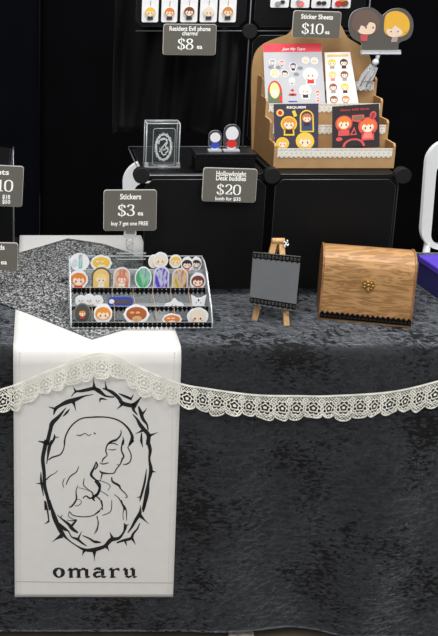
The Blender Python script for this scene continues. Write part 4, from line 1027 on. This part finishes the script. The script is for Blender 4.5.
b = MB(); slab(b, 0, 1, 0, 1, -.001, .003, mat('slate_grey_board', (77, 79, 82), .8, var=.04)); b.build('slate', bd)
SILV = mat('silver_lace_thread', (124, 120, 112), .5)
for c0_, c1_, up in ((.015, .13, 1), (.87, .985, 1)):
    b = MB(); n = 90
    b.grid(lambda a, c: Q(a, c0_+(c1_-c0_)*c, .0040), n, 8, BLACKLACE, False, lambda a, c: c < .78+.22*abs(math.sin(a*math.pi*9)))
    for i in range(13):
        a = (i+.5)/13
        pts = [(a+.018*math.cos(k_*.8), c0_+(c1_-c0_)*(.45+.22*math.sin(k_*.8)), .006) for k_ in range(9)]
        b.ribbon([(x, z, w_*.5) for x, z, w_ in pts], lambda x, z: Q(x, z, .0045), SILV)
    b.build('lace_trim', bd)

# ================================================================== WOODEN CHEST
A0 = P(318.2, 319, Z=TZ+.002); B0 = P(411.2, 328, Z=TZ+.002)
ex = (B0-A0); Wc = ex.length; ex.normalize(); ey = Vector((-ex.y, ex.x, 0)); ang = math.atan2(ex.y, ex.x)
XC = Matrix.Translation(A0) @ Matrix.Rotation(ang, 4, 'Z'); Dc = .105
ch = thing('wooden_chest', A0+ex*Wc/2+ey*Dc/2, 'small brown wooden chest with a brass clasp and black lace at its foot', 'chest')
WD = wood('honey_wood', (150, 108, 64), (186, 142, 92), 1.6); WD2 = wood('darker_wood', (132, 92, 56), (160, 116, 72), 3, 'Z')
Hc = .168
prof = [(0, 0), (.001, .115), (.003, .135), (.009, .150), (.020, .161), (.036, .167), (.055, .168), (.075, .164), (.092, .153), (.101, .135), (Dc, .115), (Dc, 0)]
SEAM = .098
def cut(prof, zlo, zhi):
    o = []
    n = len(prof)
    for i in range(n):
        a, c = prof[i], prof[(i+1) % n]
        if zlo <= a[1] <= zhi: o.append(a)
        for zz in (zlo, zhi):
            if (a[1]-zz)*(c[1]-zz) < 0: t_ = (zz-a[1])/(c[1]-a[1]); o.append((a[0]+(c[0]-a[0])*t_, zz))
    return o
b = MB(XC); b.prism(cut(prof, -.001, SEAM), .004, Wc-.004, WD2, WD, plane='yz'); b.build('body', ch)
b = MB(XC); b.prism(cut(prof, SEAM+.0006, .2), .004, Wc-.004, WD2, WD, plane='yz', smooth=False); b.build('lid', ch)
for x in (0, Wc-.0045):
    b = MB(XC); big_ = [(.052+(a-.052)*1.03, c*1.012) for a, c in prof]; b.prism(big_, x, x+.0045, WD2, WD2, plane='yz'); b.build('end_board', ch, bevel=.001)
b = MB(XC); n = 120; b.box(.002, Wc-.002, -.0048, -.0025, .006, .0145, BLACKLACE)
b.grid(lambda a, c: (.002+(Wc-.004)*a, -.005, .014+.010*c), 110, 4, BLACKLACE, False, lambda a, c: c < .45+.5*abs(math.sin(a*math.pi*18)))
for i in range(24): x = .006+(Wc-.012)*i/23; b.ribbon([(x+.0022*math.cos(t_), .0125+.002*math.sin(t_), .0006) for t_ in [k_*math.pi/4 for k_ in range(9)]], lambda a, c: (a, -.0052, c), mat('dark_lace_hole', (72, 62, 54), .6))
b.build('lace_trim', ch)
BR = mat('brass', (184, 148, 84), .35, metal=.85, var=.2, vscale=300)
b = MB(XC); cx_ = Wc*.505; cz_ = .094
heart = crom([(0, -.0155), (-.010, -.006), (-.0135, .004), (-.0085, .0125), (0, .0105), (.0085, .0125), (.0135, .004), (.010, -.006)], 5, True)
b.prism([(cx_+x, cz_+z) for x, z in heart], -.004, .0015, BR, BR)
for i in range(7): a = 2*math.pi*i/7; b.ball((cx_+.0095*math.cos(a), -.0042, cz_+.001+.0085*math.sin(a)), .0026, BR, 8)
b.tube([(cx_+.0045*math.cos(2*math.pi*i/12), -.0055, cz_-.0005+.0045*math.sin(2*math.pi*i/12)) for i in range(12)], .0014, BR, 6, closed=True)
b.ball((cx_, -.0055, cz_-.009), .003, BR, 8); b.build('clasp', ch)

# ================================================================== PURPLE BOX
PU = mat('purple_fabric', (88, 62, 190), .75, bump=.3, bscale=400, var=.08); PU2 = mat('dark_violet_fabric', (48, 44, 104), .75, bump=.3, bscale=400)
e0 = P(414.5, 283, Z=TZ+.002); e1 = P(438, 300, Z=TZ+.002); dv = (e1-e0).normalized(); nv = Vector((-dv.y, dv.x, 0)); nv = nv if nv.x > 0 else -nv
hb = P(413.6, 255.5, Y=e0.y).z-TZ
pp = thing('fabric_box', e0+dv*.12+nv*.09, 'purple fabric covered box on the table at the right edge behind the chest', 'box')
XP = Matrix.Translation(e0) @ Matrix(((dv.x, nv.x, 0, 0), (dv.y, nv.y, 0, 0), (0, 0, 1, 0), (0, 0, 0, 1)))
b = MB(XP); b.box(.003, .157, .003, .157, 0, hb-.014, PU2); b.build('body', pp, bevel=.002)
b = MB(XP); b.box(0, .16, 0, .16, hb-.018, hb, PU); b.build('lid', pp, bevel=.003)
